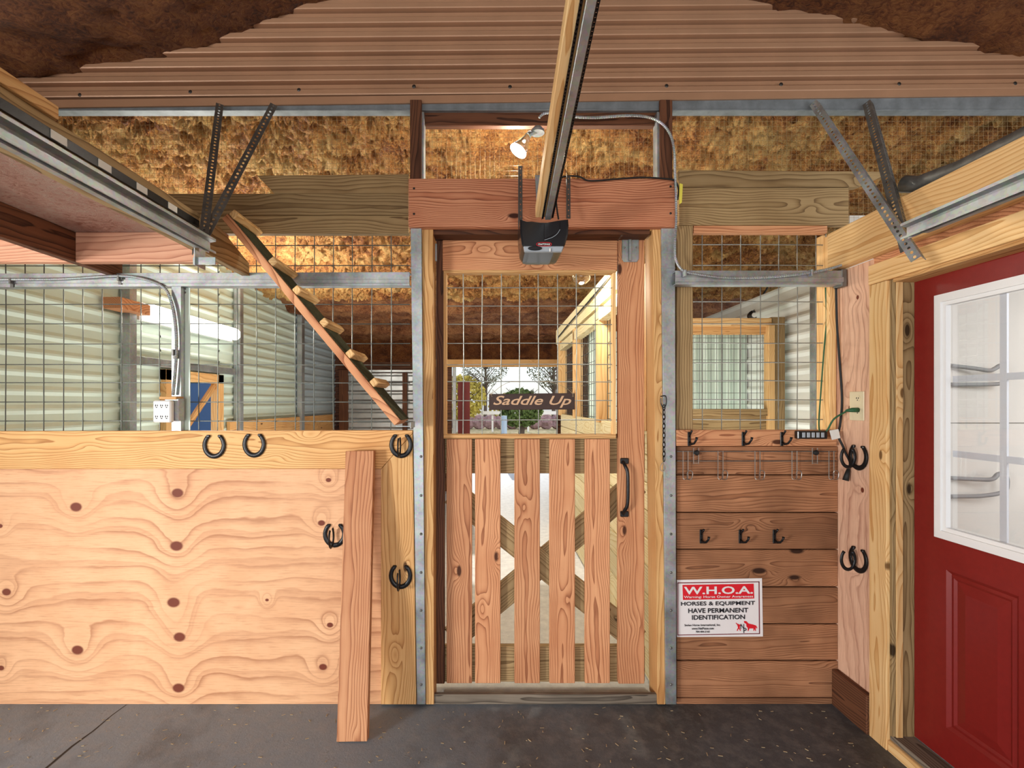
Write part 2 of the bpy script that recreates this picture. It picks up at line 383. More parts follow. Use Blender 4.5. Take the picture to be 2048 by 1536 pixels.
def screws(parent, pts, y, r=.006, mat='screw', name='screw'):
    for (px, py) in pts:
        c = W(px, py, y); m = Matrix.Translation(c) @ Matrix.Rotation(math.pi/2, 4, 'X')
        MB().lathe([(r, 0), (r, .002), (r*.5, .0045)], 8, m).build(name, mat, parent)

# ------------------------------------------------------------------ the setting
def struct(o): o['kind'] = 'structure'; return o
struct(MB().box((0, 1.5, -.05), (16, 19, .1)).build('floor', 'concrete'))
# saw-cut joint in the slab: a dark sealant bead
CR = [(-1.945, -.80), (-1.935, -.66), (-1.94, -.55), (-1.926, -.44), (-1.93, -.30), (-1.918, -.2), (-1.921, -.09), (-1.912, -.005)]
mbc = MB(); va = []
for k, (x, y) in enumerate(CR):
    w_ = .016*(1-k/7.5)+random.uniform(.001, .004); va.append((mbc.b.verts.new((x-w_/2, y, .001)), mbc.b.verts.new((x+w_/2, y, .001))))
for a_, b_ in zip(va, va[1:]): mbc.b.faces.new((a_[0], a_[1], b_[1], b_[0]))
struct(mbc.build('trim_1', 'black_rubber'))
def foam_sheet(name, x0, x1, y0, y1, zf, step, amp, mat, ribs=None, fq=1.0):
    nx = int((x1-x0)/step)+1; ny = int((y1-y0)/step)+1; b = bmesh.new(); g = []
    for j in range(ny):
        row = []
        for i in range(nx):
            x = x0+(x1-x0)*i/(nx-1); y = y0+(y1-y0)*j/(ny-1); z = zf(x, y)
            p = Vector((x*5, y*7, 3.1)); n1 = noise.fractal(p, .8, 2.1, 4); n2 = abs(noise.noise(Vector((x*9*fq, y*13*fq, 7)))); n3 = abs(noise.noise(Vector((x*19*fq, y*28*fq, 2))))
            dz = amp*(n1*.8-n2*.9-n3*.5*(fq > 1))
            if fq > 1:
                wv = Vector((x*6, y*9, 1.7)); q1 = noise.noise(wv)*.9; q2 = noise.noise(wv+Vector((9, 3, 5)))*.9
                r1 = 1-abs(noise.noise(Vector((x*13+q1*2, y*26+q2*3, 4)))*2); r2 = 1-abs(noise.noise(Vector((x*30+q2*3, y*58+q1*4, 8)))*2)
                dz += -.060*r1-.030*r2
            if ribs: dz -= ribs(x, y)
            row.append(b.verts.new((x, y, z+dz)))
        g.append(row)
    for j in range(ny-1):
        for i in range(nx-1): b.faces.new((g[j][i], g[j][i+1], g[j+1][i+1], g[j+1][i]))
    m = MB(); m.b.free(); m.b = b
    return struct(m.build(name, mat, None, None, True))
# roof of the camera's room: two slopes meeting above the gate wall
RX = 0.0
def roofz(x, y):
    T = [(-4.3, 3.10), (-2.6, 3.22), (-2.19, 3.29), (-1.53, 3.42), (-.9, 3.66), (0, 3.86), (.9, 3.70), (1.54, 3.62), (1.94, 3.54), (2.2, 3.47), (2.78, 3.36), (4.0, 3.15)]
    for (a, za), (b, zb_) in zip(T, T[1:]):
        if x <= b: return za+(zb_-za)*(x-a)/(b-a)+.02
    return 3.1
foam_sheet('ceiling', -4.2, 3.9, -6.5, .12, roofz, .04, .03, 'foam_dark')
AZ = lambda x, y: 3.34-.11*y
def purl(x, y):
    t = (y % 1.15); return .15*math.exp(-((t-.5)/.06)**2)
def purl(x, y):
    t = (y % 1.15); return .09*math.exp(-((t-.5)/.07)**2)
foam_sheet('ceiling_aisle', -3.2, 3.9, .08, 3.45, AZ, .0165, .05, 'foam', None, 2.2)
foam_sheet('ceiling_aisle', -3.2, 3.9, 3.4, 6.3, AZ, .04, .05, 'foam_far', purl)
# camera room side and back enclosure
struct(MB().box((-3.9, -1.3, 1.6), (.1, 2.8, 3.2)).build('wall_left', 'white_panel'))
# corrugated gable wall over the gate
def ribbed(name, P0, U, V, N, L, Hh, period, depth, mat, parent=None, duty=(.10, .30, .42, .62), prof=None):
    """sheet metal: ribs run along U, profile repeats along V, raised along N"""
    P0, U, V, N = map(Vector, (P0, U, V, N)); b = MB(); pts = []
    t = 0.0
    while t < Hh:
        for f, h in (prof or ((0, 0), (duty[0], 0), (duty[1], 1), (duty[2], 1), (duty[3], 0))):
            if t+f*period < Hh: pts.append((t+f*period, h*depth))
        t += period
    pts.append((Hh, 0))
    A = [b.b.verts.new(P0+V*p+N*h) for p, h in pts]; B = [b.b.verts.new(P0+V*p+N*h+U*L) for p, h in pts]
    for k in range(len(A)-1): b.b.faces.new((A[k], B[k], B[k+1], A[k+1]))
    bk = [P0-N*.03, P0-N*.03+U*L, P0-N*.03+U*L+V*Hh, P0-N*.03+V*Hh]; b.quad(*bk)
    return b.build(name, mat, parent)
zb = W(0, 197, 0).z
g = ribbed('wall_back', (-2.9, .0, zb-.0), (1, 0, .0), (0, 0, 1), (0, -1, 0), 6.8, .95, .0745, .020, 'brown_metal', None, None, ((0, 0), (.05, 0), (.09, -.6), (.15, -.6), (.19, .9), (.26, 1.0), (.56, 1.0), (.80, 0)))
m = Matrix.Translation((0, 0, zb)) @ Matrix.Rotation(-.0085, 4, 'Y') @ Matrix.Translation((0, 0, -zb)); g.data.transform(m); struct(g)
t = empty('roof_flashing', W(985, 190, -.02), 'brown metal flashing strip along the foot of the corrugated gable sheet', 'flashing')
pp('strip', [(-300, 204), (-300, 220), (2400, 186), (2400, 172)], -.022, .012, 'brown_metal', t)
screws(t, [(160, 190), (381, 184), (598, 180), (828, 173), (1020, 174), (1333, 172), (1562, 169), (1798, 168), (2030, 167)], -.018, .010)

# ------------------------------------------------------------------ steel purlins and posts on the gate wall
t = empty('steel_purlin', W(985, 208, 0), 'long grey steel purlin directly under the brown corrugated gable sheet', 'purlin')
pp('flange', [(-300, 206), (-300, 221), (2400, 220), (2400, 190)], -.01, .05, 'galv_dull', t)
pl('lip', -300, 217.5, 2400, 220.5, -.016, .006, 'galv_dull', t)
def upper_post(x0, x1, lab):
    t = empty('steel_post', W((x0+x1)/2, 357, 0), lab, 'post')
    pl('web', x0, 199, x1, 358, -.036, .017, 'darkwood', t); pl('web', x0, 223, x1, 358, -.018, .055, 'darkwood', t)
    return t
t1 = upper_post(820, 843, 'short dark post above the left end of the reddish header board'); pl('edge_flange', 843, 223, 848, 358, -.026, .06, 'galv', t1)
t1 = upper_post(1320, 1345, 'short dark post above the right end of the reddish header board'); pl('edge_flange', 1314, 223, 1320, 358, -.026, .06, 'galv', t1)
tag(pl('dark_beam', 848, 220, 1314, 251, .01, .036, 'darkwood'), 'dark brown timber between the two short posts above the gate header', 'beam')
tag(pl('header_board', 817, 357, 1352, 454, -.05, .038, 'red'), 'reddish knotty header board spanning above the gate, opener hangs before it', 'board')
h = bpy.data.objects['header_board']; screws(h, [(828, 377), (828, 428), (1341, 373), (1341, 427)], -.05, .006)
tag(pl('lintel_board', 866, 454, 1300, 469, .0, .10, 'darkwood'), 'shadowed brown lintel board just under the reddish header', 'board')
def post(lab, q, scx):
    t = empty('gate_post', W((q[0][0]+q[1][0])/2, 1408, 0), lab, 'post')
    pp('tube', q, -.03, .10, 'galv', t, (0, 0, 1))
    screws(t, [(scx, y) for y in (913, 991, 1068, 1145, 1221, 1296, 1369)], -.031, .007, 'dsteel')
    for y in (505, 535):
        pl('strap', q[0][0]-1, y, q[1][0]+1, y+1.5, -.033, .003, 'galv', t, 0)
    return t
post('galvanised steel post at the left side of the slatted gate', [(821, 455), (843, 455), (851, 1409), (834, 1409)], 842)
post('galvanised steel post at the right side of the slatted gate', [(1323, 455), (1350, 455), (1353, 1409), (1332, 1409)], 1342)
tag(pp('door_jamb', [(844, 456), (866, 456), (868, 1409), (852, 1409)], -.015, .11, 'pine', None, (0, 0, 1)), 'tan wooden jamb between left steel post and the gate', 'jamb')
tag(pp('door_jamb', [(1306, 456), (1322, 456), (1331, 1409), (1315, 1409)], -.015, .13, 'pine', None, (0, 0, 1)), 'tan wooden jamb between right steel post and the gate', 'jamb')
tag(pl('door_sill', 866, 1389, 1314, 1409, -.005, .022, 'grey_wood'), 'grey weathered timber sill on the floor under the gate', 'sill')
bpy.data.objects['door_sill']['label'] = 'grey weathered timber sill lying on the concrete under the gate'

# ------------------------------------------------------------------ left stall front
tag(pl('plywood_panel', -260, 938, 764, 1409, .0, .018, 'plywood', None, .001), 'large knotty plywood sheet forming the lower left stall wall', 'panel')
o = pp('rail_board', [(-260, 863), (824.5, 861), (825, 866), (762, 937.5), (-260, 938)], -.022, .04, 'pine'); tag(o, 'tan horizontal rail board capping the knotty plywood sheet', 'board')
o = pp('corner_board', [(825, 867), (832.5, 1409), (762, 1409), (762, 938.5)], -.022, .04, 'pine', None, (0, 0, 1)); tag(o, 'wide upright tan board beside the left gate post, mitred at top', 'board')
# leaning board
Ab = Vector(((706-CX)*2.189/F, -.262, .002)); At = Vector(((721.5-CX)*2.39/F, -.062, H-(902-CY)*2.39/F))
nrm = (At-Ab).cross(Vector((1, 0, 0))); 
tag(beam('loose_board', Ab, At, .142, .036, (0, -1, .2), 'cedar'), 'loose reddish board leaning against the plywood, foot on the concrete', 'board')
# boards over the left opening
tag(pp('upper_board', [(514, 351), (817, 348), (817, 387), (549, 387)], .02, .038, 'pine_dark'), 'short brown board with slanted left end, topmost left of the header', 'board')
tag(pl('upper_board', 200, 387, 817, 430, .0, .038, 'pine_dark'), 'long olive brown board left of the header, second from top', 'board')
tag(pl('upper_board', 200, 431, 817, 467, .012, .038, 'pine_dark'), 'long olive brown board resting just above the left wire mesh', 'board')
def wire_grid(mb, xs, ys, y, r, x0, x1, y0, y1, n=5, wob=0.0):
    for px in xs: 
        mb.tube([W(px+random.uniform(-wob, wob), y0, y), W(px+random.uniform(-wob, wob), (y0+y1)/2, y), W(px+random.uniform(-wob, wob), y1, y)], r, n)
    for py in ys: 
        mb.tube([W(x0, py+random.uniform(-wob, wob), y+r*1.8), W((x0+x1)/2, py+random.uniform(-wob, wob), y+r*1.8), W(x1, py, y+r*1.8)], r, n)
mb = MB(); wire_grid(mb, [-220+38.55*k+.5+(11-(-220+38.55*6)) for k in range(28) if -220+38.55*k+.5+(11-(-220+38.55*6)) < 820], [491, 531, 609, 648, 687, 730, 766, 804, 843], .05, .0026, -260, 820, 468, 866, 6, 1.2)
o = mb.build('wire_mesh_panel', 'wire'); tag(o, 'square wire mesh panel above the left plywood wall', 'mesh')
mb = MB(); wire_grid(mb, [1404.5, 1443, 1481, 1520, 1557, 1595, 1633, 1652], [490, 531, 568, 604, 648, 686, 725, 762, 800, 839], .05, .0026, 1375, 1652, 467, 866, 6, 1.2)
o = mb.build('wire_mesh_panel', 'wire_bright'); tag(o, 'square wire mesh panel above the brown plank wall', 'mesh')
def cloth(x0, x1, y0, y1, lab):
    mb = MB(); st = 9.6
    xs = [x0+st*k for k in range(int((x1-x0)/st)+1)]; ys = [y0+st*k for k in range(int((y1-y0)/st)+1)]
    wire_grid(mb, xs, ys, .07, .0006, x0, x1, y0, y1, 4, .6)
    return tag(mb.build('hardware_cloth', 'fine_wire'), lab, 'wire cloth')
cloth(-200, 822, 212, 392, 'fine square hardware cloth in the upper left gap over the foam')
cloth(845, 1318, 246, 362, 'fine square hardware cloth directly above the reddish header board')
cloth(1343, 2350, 214, 470, 'fine square hardware cloth in the upper right gap over the foam')
def channel(name, x0, x1, y0, y1, yf, lab, tilt=0):
    t = empty(name, W((x0+x1)/2, y1, yf), lab, 'purlin')
    pp('web', [(x0, y0+tilt), (x1, y0), (x1, y1), (x0, y1+tilt)], yf, .005, 'galv', t, bev=.0008)
    pp('flange', [(x0, y0+tilt), (x1, y0), (x1, y0+2.2), (x0, y0+2.2+tilt)], yf+.005, .05, 'galv', t, bev=.0005)
    pp('flange', [(x0, y1-2.2+tilt), (x1, y1-2.2), (x1, y1), (x0, y1+tilt)], yf+.005, .05, 'galv', t, bev=.0005)
    pl('bend', x0, (y0+y1)/2-1+tilt/2, x1, (y0+y1)/2+9, yf-.005, .005, 'galv', t, .0015)
    return t
channel('steel_girt', -260, 819, 544, 571, -.02, 'galvanised steel girt crossing the left wire mesh', 4)
t = channel('steel_girt', 1351, 1688, 541, 569, -.075, 'shorter steel girt crossing the right wire mesh, conduit clipped on')
pl('end_cap', 1684, 538, 1694, 572, -.078, .06, 'dsteel', t)
t = empty('steel_stud', W(360, 862, 0), 'upright steel stud behind the six-way white outlet', 'stud')
pl('web', 343, 572, 362, 863, -.012, .004, 'galv', t, .0005); pl('flange', 362, 572, 380, 863, .02, .004, 'pale_metal', t, .0005); lumber('side', W(361, 863, -.01), W(362.5, 572, -.01)+Vector((0, .05, 0)), 'galv', t, 0)
screws(t, [(370, 578), (370, 585)], .019, .006, 'dsteel')
# conduit and outlet box on the left
t = empty('conduit', W(347, 795, 0), 'silver flexible conduit running along the left girt down to the outlet', 'conduit')
cpt = spline(WP([(-250, 562, -.035), (0, 559, -.035), (120, 558, -.035), (230, 552, -.036), (280, 556, -.036), (325, 573, -.03), (343, 605, -.03), (352, 660, -.03), (352, 720, -.03), (346, 790, -.03)]), 14)
def bump_tube(pts, r, parent, name, mat, k=.0009):
    tot = []; acc = 0
    # resample evenly
    L = [0]
    for a, b in zip(pts, pts[1:]): L.append(L[-1]+(b-a).length)
    n = int(L[-1]/.0045); j = 0; out_ = []
    for i in range(n+1):
        s = L[-1]*i/n
        while j < len(L)-2 and L[j+1] < s: j += 1
        f = (s-L[j])/max(1e-9, L[j+1]-L[j]); out_.append(pts[j].lerp(pts[j+1], f)); tot.append(r+(k if i % 2 else -k))
    return MB().tube(out_, tot, 8).build(name, mat, parent, None, False)
bump_tube(cpt, .0075, t, 'tube', 'galv')
for px, py in ((22, 562), (238, 556), (347, 705)):
    MB().box(W(px, py, -.036), (.010, .018, .03), None, .001).box(W(px+2, py+9, -.024), (.016, .004, .02)).build('clip', 'dsteel', t)
t = empty('outlet_box', W(335, 846, 0), 'white six-way outlet adapter on grey box below the curved conduit', 'outlet')
pl('back_box', 329, 797, 357, 842, -.055, .05, 'galv', t, .003); pl('box_lid', 318, 793, 352, 799, -.062, .06, 'pine', t)
pl('adapter', 305, 801, 341, 845, -.088, .03, 'white_plastic', t, .006)
for r_ in (811, 833):
    for c_ in (313, 323, 333):
        MB().box(W(c_-1.8, r_, -.0885), (.0032, .003, .010)).box(W(c_+1.8, r_, -.0885), (.0032, .003, .008)).box(W(c_, r_+3.8, -.0885), (.006, .003, .005)).build('socket', 'ink', t)

# ------------------------------------------------------------------ cleated ramp
yr0, yr1 = -.27, -.06
def rampP(px, py, y): return W(px, py, -.27)+Vector((0, y+.27, 0))
t = empty('cleated_ramp', rampP(797, 848, -.27), 'narrow cleated climbing plank sloping from loft beam down to the rail board', 'ramp')
A0 = rampP(449, 432, -.27); B0 = rampP(795, 846, -.27); dirr = (B0-A0).normalized(); nor = Vector((-dirr.z, 0, dirr.x))
if nor.z < 0: nor = -nor
A1 = A0+Vector((0, .105, 0)); B1 = B0+Vector((0, .105, 0))
beam('plank', A1, B1, .21, .036, nor, 'cedar', t)
beam('dark_tread', A1+nor*.021, B1+nor*.021, .19, .004, nor, plain('mossy_green_grit', (.06, .065, .035), .9, 0, .2, .5, .8, 60), t, 0)
for px, py in ((462, 437), (540, 530), (588, 587), (643, 651), (695, 713), (743, 770)):
    base = rampP(px, py, -.27); tpar = (base-A0).dot(dirr); c = A0+dirr*tpar+nor*.040+Vector((0, .105, 0))
    m_ = frame(c, (0, 1, 0), nor); mb = MB(); mb.box((0, 0, 0), (.235, .034, .034), None, .004); mb.b.transform(m_); mb.build('cleat', 'yellow', t, m_)
mb = MB(); mb.box(B0+Vector((.01, .10, -.02)), (.07, .03, .003)).box(B0+Vector((.045, .15, -.015)), (.003, .12, .03)); mb.build('bracket', 'galv', t)

# ------------------------------------------------------------------ loft at the upper left
tag(lumber('loft_beam', (-1.99, -2.35, 2.236), (-1.952, .02, 2.376), 'darkwood'), 'dark brown loft beam, the left one running into the picture', 'beam')
P = [(-1.262, -2.35, 2.236), (-1.262, -.02, 2.236), (-1.262, -.02, 2.30), (-1.262, -.28, 2.39), (-1.262, -2.35, 2.39)]
o = MB().poly(P, (-.038, 0, 0)).build('loft_beam', 'pine_dark', None, frame((-1.28, -1, 2.31), (0, 1, 0), (1, 0, 0)), bev=.002); tag(o, 'olive brown loft beam with sloping clipped end beside the door track', 'beam')
tag(lumber('loft_joist', (-1.952, -.26, 2.236), (-1.302, -.222, 2.376), 'pink'), 'pinkish loft joist between the two loft beams', 'joist', None)
tag(lumber('loft_joist', (-3.8, -.26, 2.236), (-1.99, -.222, 2.376), 'pink'), 'pinkish loft joist left of the dark brown loft beam', 'joist')
s_ = foam('pink_strand_board', hexc(255, 214, 192), hexc(250, 192, 168), hexc(216, 142, 116)); M['osb'] = s_
tag(MB().box((-2.58, -1.28, 2.384), (2.6, 2.2, .014)).build('loft_deck', 'osb'), 'pinkish strand board loft deck lying on the joists', 'deck')
tag(lumber('top_plank', (-1.33, -2.35, 2.392), (-1.25, -1.10, 2.43), 'pine'), 'pale plank lying on top of the clipped loft beam', 'board')
# dark slotted edge strip with stickers on beam face
t = empty('slotted_strip', (-1.25, -.5, 2.33), 'black slotted strip with white stickers along the clipped loft beam', 'strip')
lumber('strip', (-1.262, -2.3, 2.325), (-1.252, -.45, 2.355), 'black_iron', t, .001)
for k in range(4): MB().box((-1.2505, -.62-.16*k, 2.34), (.002, .05, .024)).build('sticker', 'label_white', t)

def perf_plate(mb, A, B, wdir, wd, pitch=.025, hr=.0068):
    A, B, wdir = Vector(A), Vector(B), Vector(wdir).normalized(); L = (B-A).length; u = (B-A).normalized(); n = max(1, int(L/pitch)); p = L/n
    for k in range(n):
        c = A+u*(p*(k+.5))+wdir*(wd/2); ou = []; inn = []
        for i, (a, b) in enumerate(((-1, -1), (0, -1), (1, -1), (1, 0), (1, 1), (0, 1), (-1, 1), (-1, 0))):
            ou.append(mb.b.verts.new(c+u*a*p/2+wdir*b*wd/2)); an = math.atan2(b, a); inn.append(mb.b.verts.new(c+u*math.cos(an)*hr*1.15+wdir*math.sin(an)*hr*.8))
        for i in range(8): mb.b.faces.new((ou[i], ou[(i+1) % 8], inn[(i+1) % 8], inn[i]))
def strut(A, B, w1, w2, lab, mat='dsteel', grp=None):
    A, B = Vector(A), Vector(B); u = (B-A).normalized(); w1 = Vector(w1); w1 = (w1-u*w1.dot(u)).normalized(); w2 = Vector(w2); w2 = (w2-u*w2.dot(u)-w1*w2.dot(w1)).normalized()
    mb = MB(); perf_plate(mb, A, B, w1, .034); perf_plate(mb, A, B, w2, .034)
    bmesh.ops.remove_doubles(mb.b, verts=mb.b.verts[:], dist=.0002)
    o = mb.build('perforated_strut', mat); md = o.modifiers.new('thick', 'SOLIDIFY'); md.thickness = .002
    return tag(o, lab, 'strut', grp)
def track(A, B, side, lab):
    """garage door channel from A (near camera) to B"""
    A, B = Vector(A), Vector(B); t = empty('door_track', B, lab, 'track'); sgn = side
    u = (B-A)
    prof = [(0, 0), (0, .052), (.030*sgn, .056), (.030*sgn, .046), (.006*sgn, .042), (.006*sgn, .008), (.030*sgn, .004), (.030*sgn, -.004)]
    m_ = MB(); a = [m_.b.verts.new(A+Vector((x, 0, z))) for x, z in prof]; b = [m_.b.verts.new(B+Vector((x, 0, z))) for x, z in prof]
    for k in range(len(a)-1): m_.b.faces.new((a[k], a[k+1], b[k+1], b[k]))
    o = m_.build('rail', 'galv', t); md = o.modifiers.new('thick', 'SOLIDIFY'); md.thickness = .0018
    lumber('angle', (min(A.x-.028*sgn, A.x), A.y, A.z+.004), (max(A.x-.028*sgn, A.x), B.y-.05, A.z+.008), 'galv', t, 0)
    lumber('angle', (A.x-.003, A.y, A.z+.004), (A.x, B.y-.05, A.z+.045), 'dsteel', t, 0)
    return t
tl = track((-1.17, -2.3, 2.195), (-1.17, -.52, 2.195), 1, 'galvanised overhead door track hanging on the left')
lumber('hanger_plate', (-1.20, -.57, 2.13), (-1.196, -.50, 2.27), 'galv', tl, 0)
lumber('bolt_tab', (-1.21, -.56, 2.135), (-1.12, -.556, 2.165), 'galv', tl, 0)
tr = track((1.555, -2.3, 2.19), (1.555, -.70, 2.19), -1, 'galvanised overhead door track hanging on the right')
strut(W(432, 205, -.055), ((396-CX)*1.9/F, -.55, H+(806-478)*1.9/F), (.85, .53, 0), (-.6, .8, 0), 'dark perforated strut hanging nearly straight to the left track end', 'dsteel')
strut(W(541, 205, -.055), ((384-CX)*1.92/F, -.53, H+(806-500)*1.92/F), (.85, .53, 0), (-.6, .8, 0), 'slanted perforated strut from purlin down to the left track end', 'dsteel')
strut(W(1632, 199, -.055), (1.585, -.72, 2.12), (.85, .53, 0), (-.6, .8, 0), 'slanted perforated strut from purlin down to the right track end', 'galv')
strut(W(1740, 199, -.055), (1.60, -.66, 2.17), (.85, .53, 0), (-.6, .8, 0), 'thinner perforated strut behind the slanted one on the right', 'dsteel')

# ------------------------------------------------------------------ opener, rail, straps, cord
XR = .235
t = empty('garage_door_opener', (XR, -.30, 2.21), 'black garage door opener hanging in front of the reddish header', 'door opener')
yo = -.35
def U(px, py, y=yo): return W(px, py, y)
mb = MB()
def oring(y, s=1.0, dz=0):
    pts = [(1040, 437), (1052, 441), (1064, 441), (1080, 443), (1096, 443), (1112, 440), (1124, 438), (1137, 437), (1138, 450), (1136, 470), (1131, 488), (1125, 497), (1110, 499), (1080, 499), (1060, 499), (1051, 497), (1044, 488), (1041, 465)]
    c = Vector((1088, 470)); r = []
    for x, z in pts:
        q = c+(Vector((x, z))-c)*s; v = W(q.x, q.y, yo); v.y = y; v.z += dz; r.append(v)
    return r
rs = [oring(yo+.004, .93), oring(yo, .975) if False else oring(yo+.012, 1.0), oring(yo+.20, 1.0), oring(yo+.24, .95)]
vr = [[mb.b.verts.new(p) for p in r] for r in rs]
for a, b in zip(vr, vr[1:]):
    for k in range(len(a)): mb.b.faces.new((a[k], a[(k+1) % len(a)], b[(k+1) % len(a)], b[k]))
mb.b.faces.new(vr[0]); mb.b.faces.new(vr[-1][::-1]); mb.build('housing', 'black_plastic', t)
pp('side_panel', [(1088, 446), (1120, 444), (1120, 458), (1113, 467), (1088, 479)], yo, .01, 'black_plastic', t, bev=.002)
o = MB().tube(spline([U(1089, 480, yo-.002), U(1104, 475, yo-.002), U(1114, 468, yo-.002), U(1120, 459, yo-.002)]), .0012, 6).build('crease', 'grey_plastic', t)
pp('light_lens', [(1047, 492), (1128, 492), (1124, 503), (1049, 503)], yo-.002, .02, 'grey_plastic', t, bev=.003)
m_ = Matrix.Translation(U(1070, 497, yo-.003)) @ Matrix.Rotation(math.pi/2, 4, 'X') @ Matrix.Diagonal((1, .3, 1, 1)); MB().lathe([(.032, 0), (.032, .003), (.025, .005)], 20, m_).build('button_plate', 'black_plastic', t)
MB().box(U(1100, 500, yo-.006), (.006, .006, .014), None, .001).build('bulb_tab', 'white_plastic', t)
def oval(px, py, y, a, b, r, name, mat, parent):
    s = (D+y)/F; return MB().tube([W(px, py, y)+Vector((a*s*math.copysign(abs(math.cos(q))**.6, math.cos(q)), 0, b*s*math.copysign(abs(math.sin(q))**.8, math.sin(q)))) for q in [2*math.pi*k/28 for k in range(28)]], r, 6, closed=True).build(name, mat, parent)
oval(1088, 488.5, yo-.0015, 15, 3.6, .0011, 'badge_ring', 'signred', t)
text('badge_lettering', 'CRAFTSMAN', 1088, 488.5, yo-.002, 3.6, 'signwhite', t, .01, 24, .2)
for px in (1037, 1133):
    mb = MB(); a = W(px, 332 if px < 1100 else 352, -.075); b = W(px, 475 if px < 1100 else 437, -.13); perf_plate(mb, a, b, (1, 0, 0), .020, .03, .004)
    perf_plate(mb, a, b, (0, -1, 0), .02, .03, .004)
    o = mb.build('hanger_strap', 'dsteel', t); md = o.modifiers.new('t', 'SOLIDIFY'); md.thickness = .002
pp('mounting_plate', [(1070, 350), (1082, 350), (1084, 400), (1080, 424), (1073, 410)], -.055, .004, 'galv', t)
# rail: timber, steel channel and chain rising toward the door behind the camera
t = empty('opener_rail', (XR, -.34, 2.39), 'opener rail of timber and steel channel with chain rising overhead', 'rail')
R0 = U(1093, 434, -.345); R1 = R0+Vector((-.004, -1.42, .27))
def off(dx, dz=0): return Vector((dx, 0, dz))
beam('timber', R0+off(-.035, .022), R1+off(-.035, .022), .03, .055, (0, .1, 1), 'yellow', t)
beam('channel', R0+off(.006), R1+off(.006), .026, .030, (0, .1, 1), 'galv', t)
lumberc = beam('timber', R0+off(-.010, .012), R1+off(-.010, .012), .014, .03, (0, .1, 1), 'pine', t)
def chain(A, B, name):
    mb = MB(); A, B = Vector(A), Vector(B); L = (B-A).length; n = int(L/.0125); u = (B-A)/n; d = u.normalized()
    for k in range(n):
        c = A+u*(k+.5); m4 = frame(c, d, (1, 0, 0)); q = MB()
        q.box((0, .003 if k % 2 else -.003, 0), (.015, .002, .0075)); q.box((0, .0, 0), (.006, .008, .006)); q.b.transform(m4)
        me = bpy.data.meshes.new('t'); q.b.to_mesh(me); q.b.free(); mb.b.from_mesh(me); bpy.data.meshes.remove(me)
    return mb.build(name, 'black_iron', t)
chain(R0+off(-.018, -.008), R1+off(-.018, -.008), 'chain'); chain(R0+off(.026, -.004), R1+off(.026, -.004), 'chain')
opn = bpy.data.objects['garage_door_opener']
MB().tube(spline(WP([(1117, 438, -.2), (1113, 410, -.15), (1112, 375, -.10), (1120, 357, -.08), (1140, 352, -.07), (1160, 354, -.07), (1175, 361, -.065), (1200, 361, -.065), (1245, 357, -.065), (1290, 355, -.065), (1335, 358, -.062), (1350, 362, -.06), (1357, 378, -.05), (1355, 400, -.04)])), .0042, 7).build('power_cord', 'black_rubber', opn, None, True)
t = empty('flexible_conduit', W(1350, 455, -.05), 'silver ribbed flexible conduit curling from the lamp round the right post', 'conduit')
cp = spline(WP([(1078, 236, -.05), (1088, 227, -.06), (1108, 226, -.06), (1145, 233, -.05), (1190, 235, -.05), (1250, 231, -.05), (1290, 233, -.05), (1320, 244, -.06), (1340, 268, -.06), (1348, 300, -.05), (1350, 350, -.06), (1352, 400, -.07), (1352, 450, -.07), (1350, 490, -.06), (1352, 520, -.07), (1366, 541, -.10), (1395, 548, -.10), (1440, 554, -.10), (1500, 555, -.10), (1560, 552, -.10), (1620, 545, -.10), (1665, 536, -.10), (1700, 524, -.10)]), 10)
bump_tube(cp, .0062, t, 'tube', 'galv', .0011)
for px, py in ((1369, 547), (1622, 546)): MB().box(W(px, py, -.10), (.010, .026, .032), None, .001).build('clip', 'galv', t)
tag(pp('tape_tag', [(1359, 366), (1366, 368), (1364, 405), (1358, 409)], -.06, .003, 'yellow_tape'), 'strip of yellow tape at the right end of the header', 'tape')
# flood lamp on the dark beam
t = empty('flood_lamp', W(1070, 256, -.03), 'clear floodlight with lit face fixed under the dark timber beam', 'lamp')
pm = W(1075, 262, -.04)
MB().lathe([(.036, 0), (.036, .012), (.02, .03)], 20, Matrix.Translation(pm+Vector((0, 0, -.012)))).build('base', 'galv', t)
ax = (W(1034, 304, -.06)-W(1058, 268, -.05)).normalized(); q = ax.to_track_quat('Z', 'Y').to_matrix().to_4x4(); q.translation = W(1057, 271, -.05)
MB().lathe([(.013, -.02), (.016, 0), (.018, .02), (.032, .06), (.046, .095)], 24, q).build('bulb', 'jar', t, None, True)
MB().lathe([(.046, .0955), (.047, .102), (.030, .108), (.01, .110)], 24, q).build('lit_face', 'bulb', t, None, True)
MB().tube([pm, W(1057, 271, -.05)], .01, 8).build('arm', 'galv', t)
point('flood_lamp_light', W(1030, 318, .16), 15, (1, .92, .78), .03)

# ------------------------------------------------------------------ right stall front
tag(pp('upper_board', [(1358, 340), (1785, 343), (1765, 352), (1745, 362), (1715, 374), (1358, 375)], .0, .038, 'pine_dark'), 'olive board with broken pointed right end, topmost right of the header', 'board')
tag(pl('upper_board', 1358, 375.5, 1698, 450, .0, .038, 'pine_dark'), 'wide olive knotty board right of the header', 'board')
tag(pl('upper_board', 1387, 450.5, 1655, 466, .012, .034, 'cedar'), 'narrow brown board just above the right wire mesh', 'board')
tag(pl('jamb_post', 1353, 451, 1386, 860, .004, .09, 'pine_dark'), 'olive brown upright beside right steel post, left edge of the mesh', 'post')
tag(pl('jamb_post', 1659, 470, 1673, 860, .004, .05, 'yellow'), 'yellow upright at the right edge of the mesh in the corner', 'post')
tag(pl('jamb_post', 1645, 470, 1654, 860, .07, .05, 'yellow'), 'narrow yellow upright behind the right edge of the mesh', 'post')
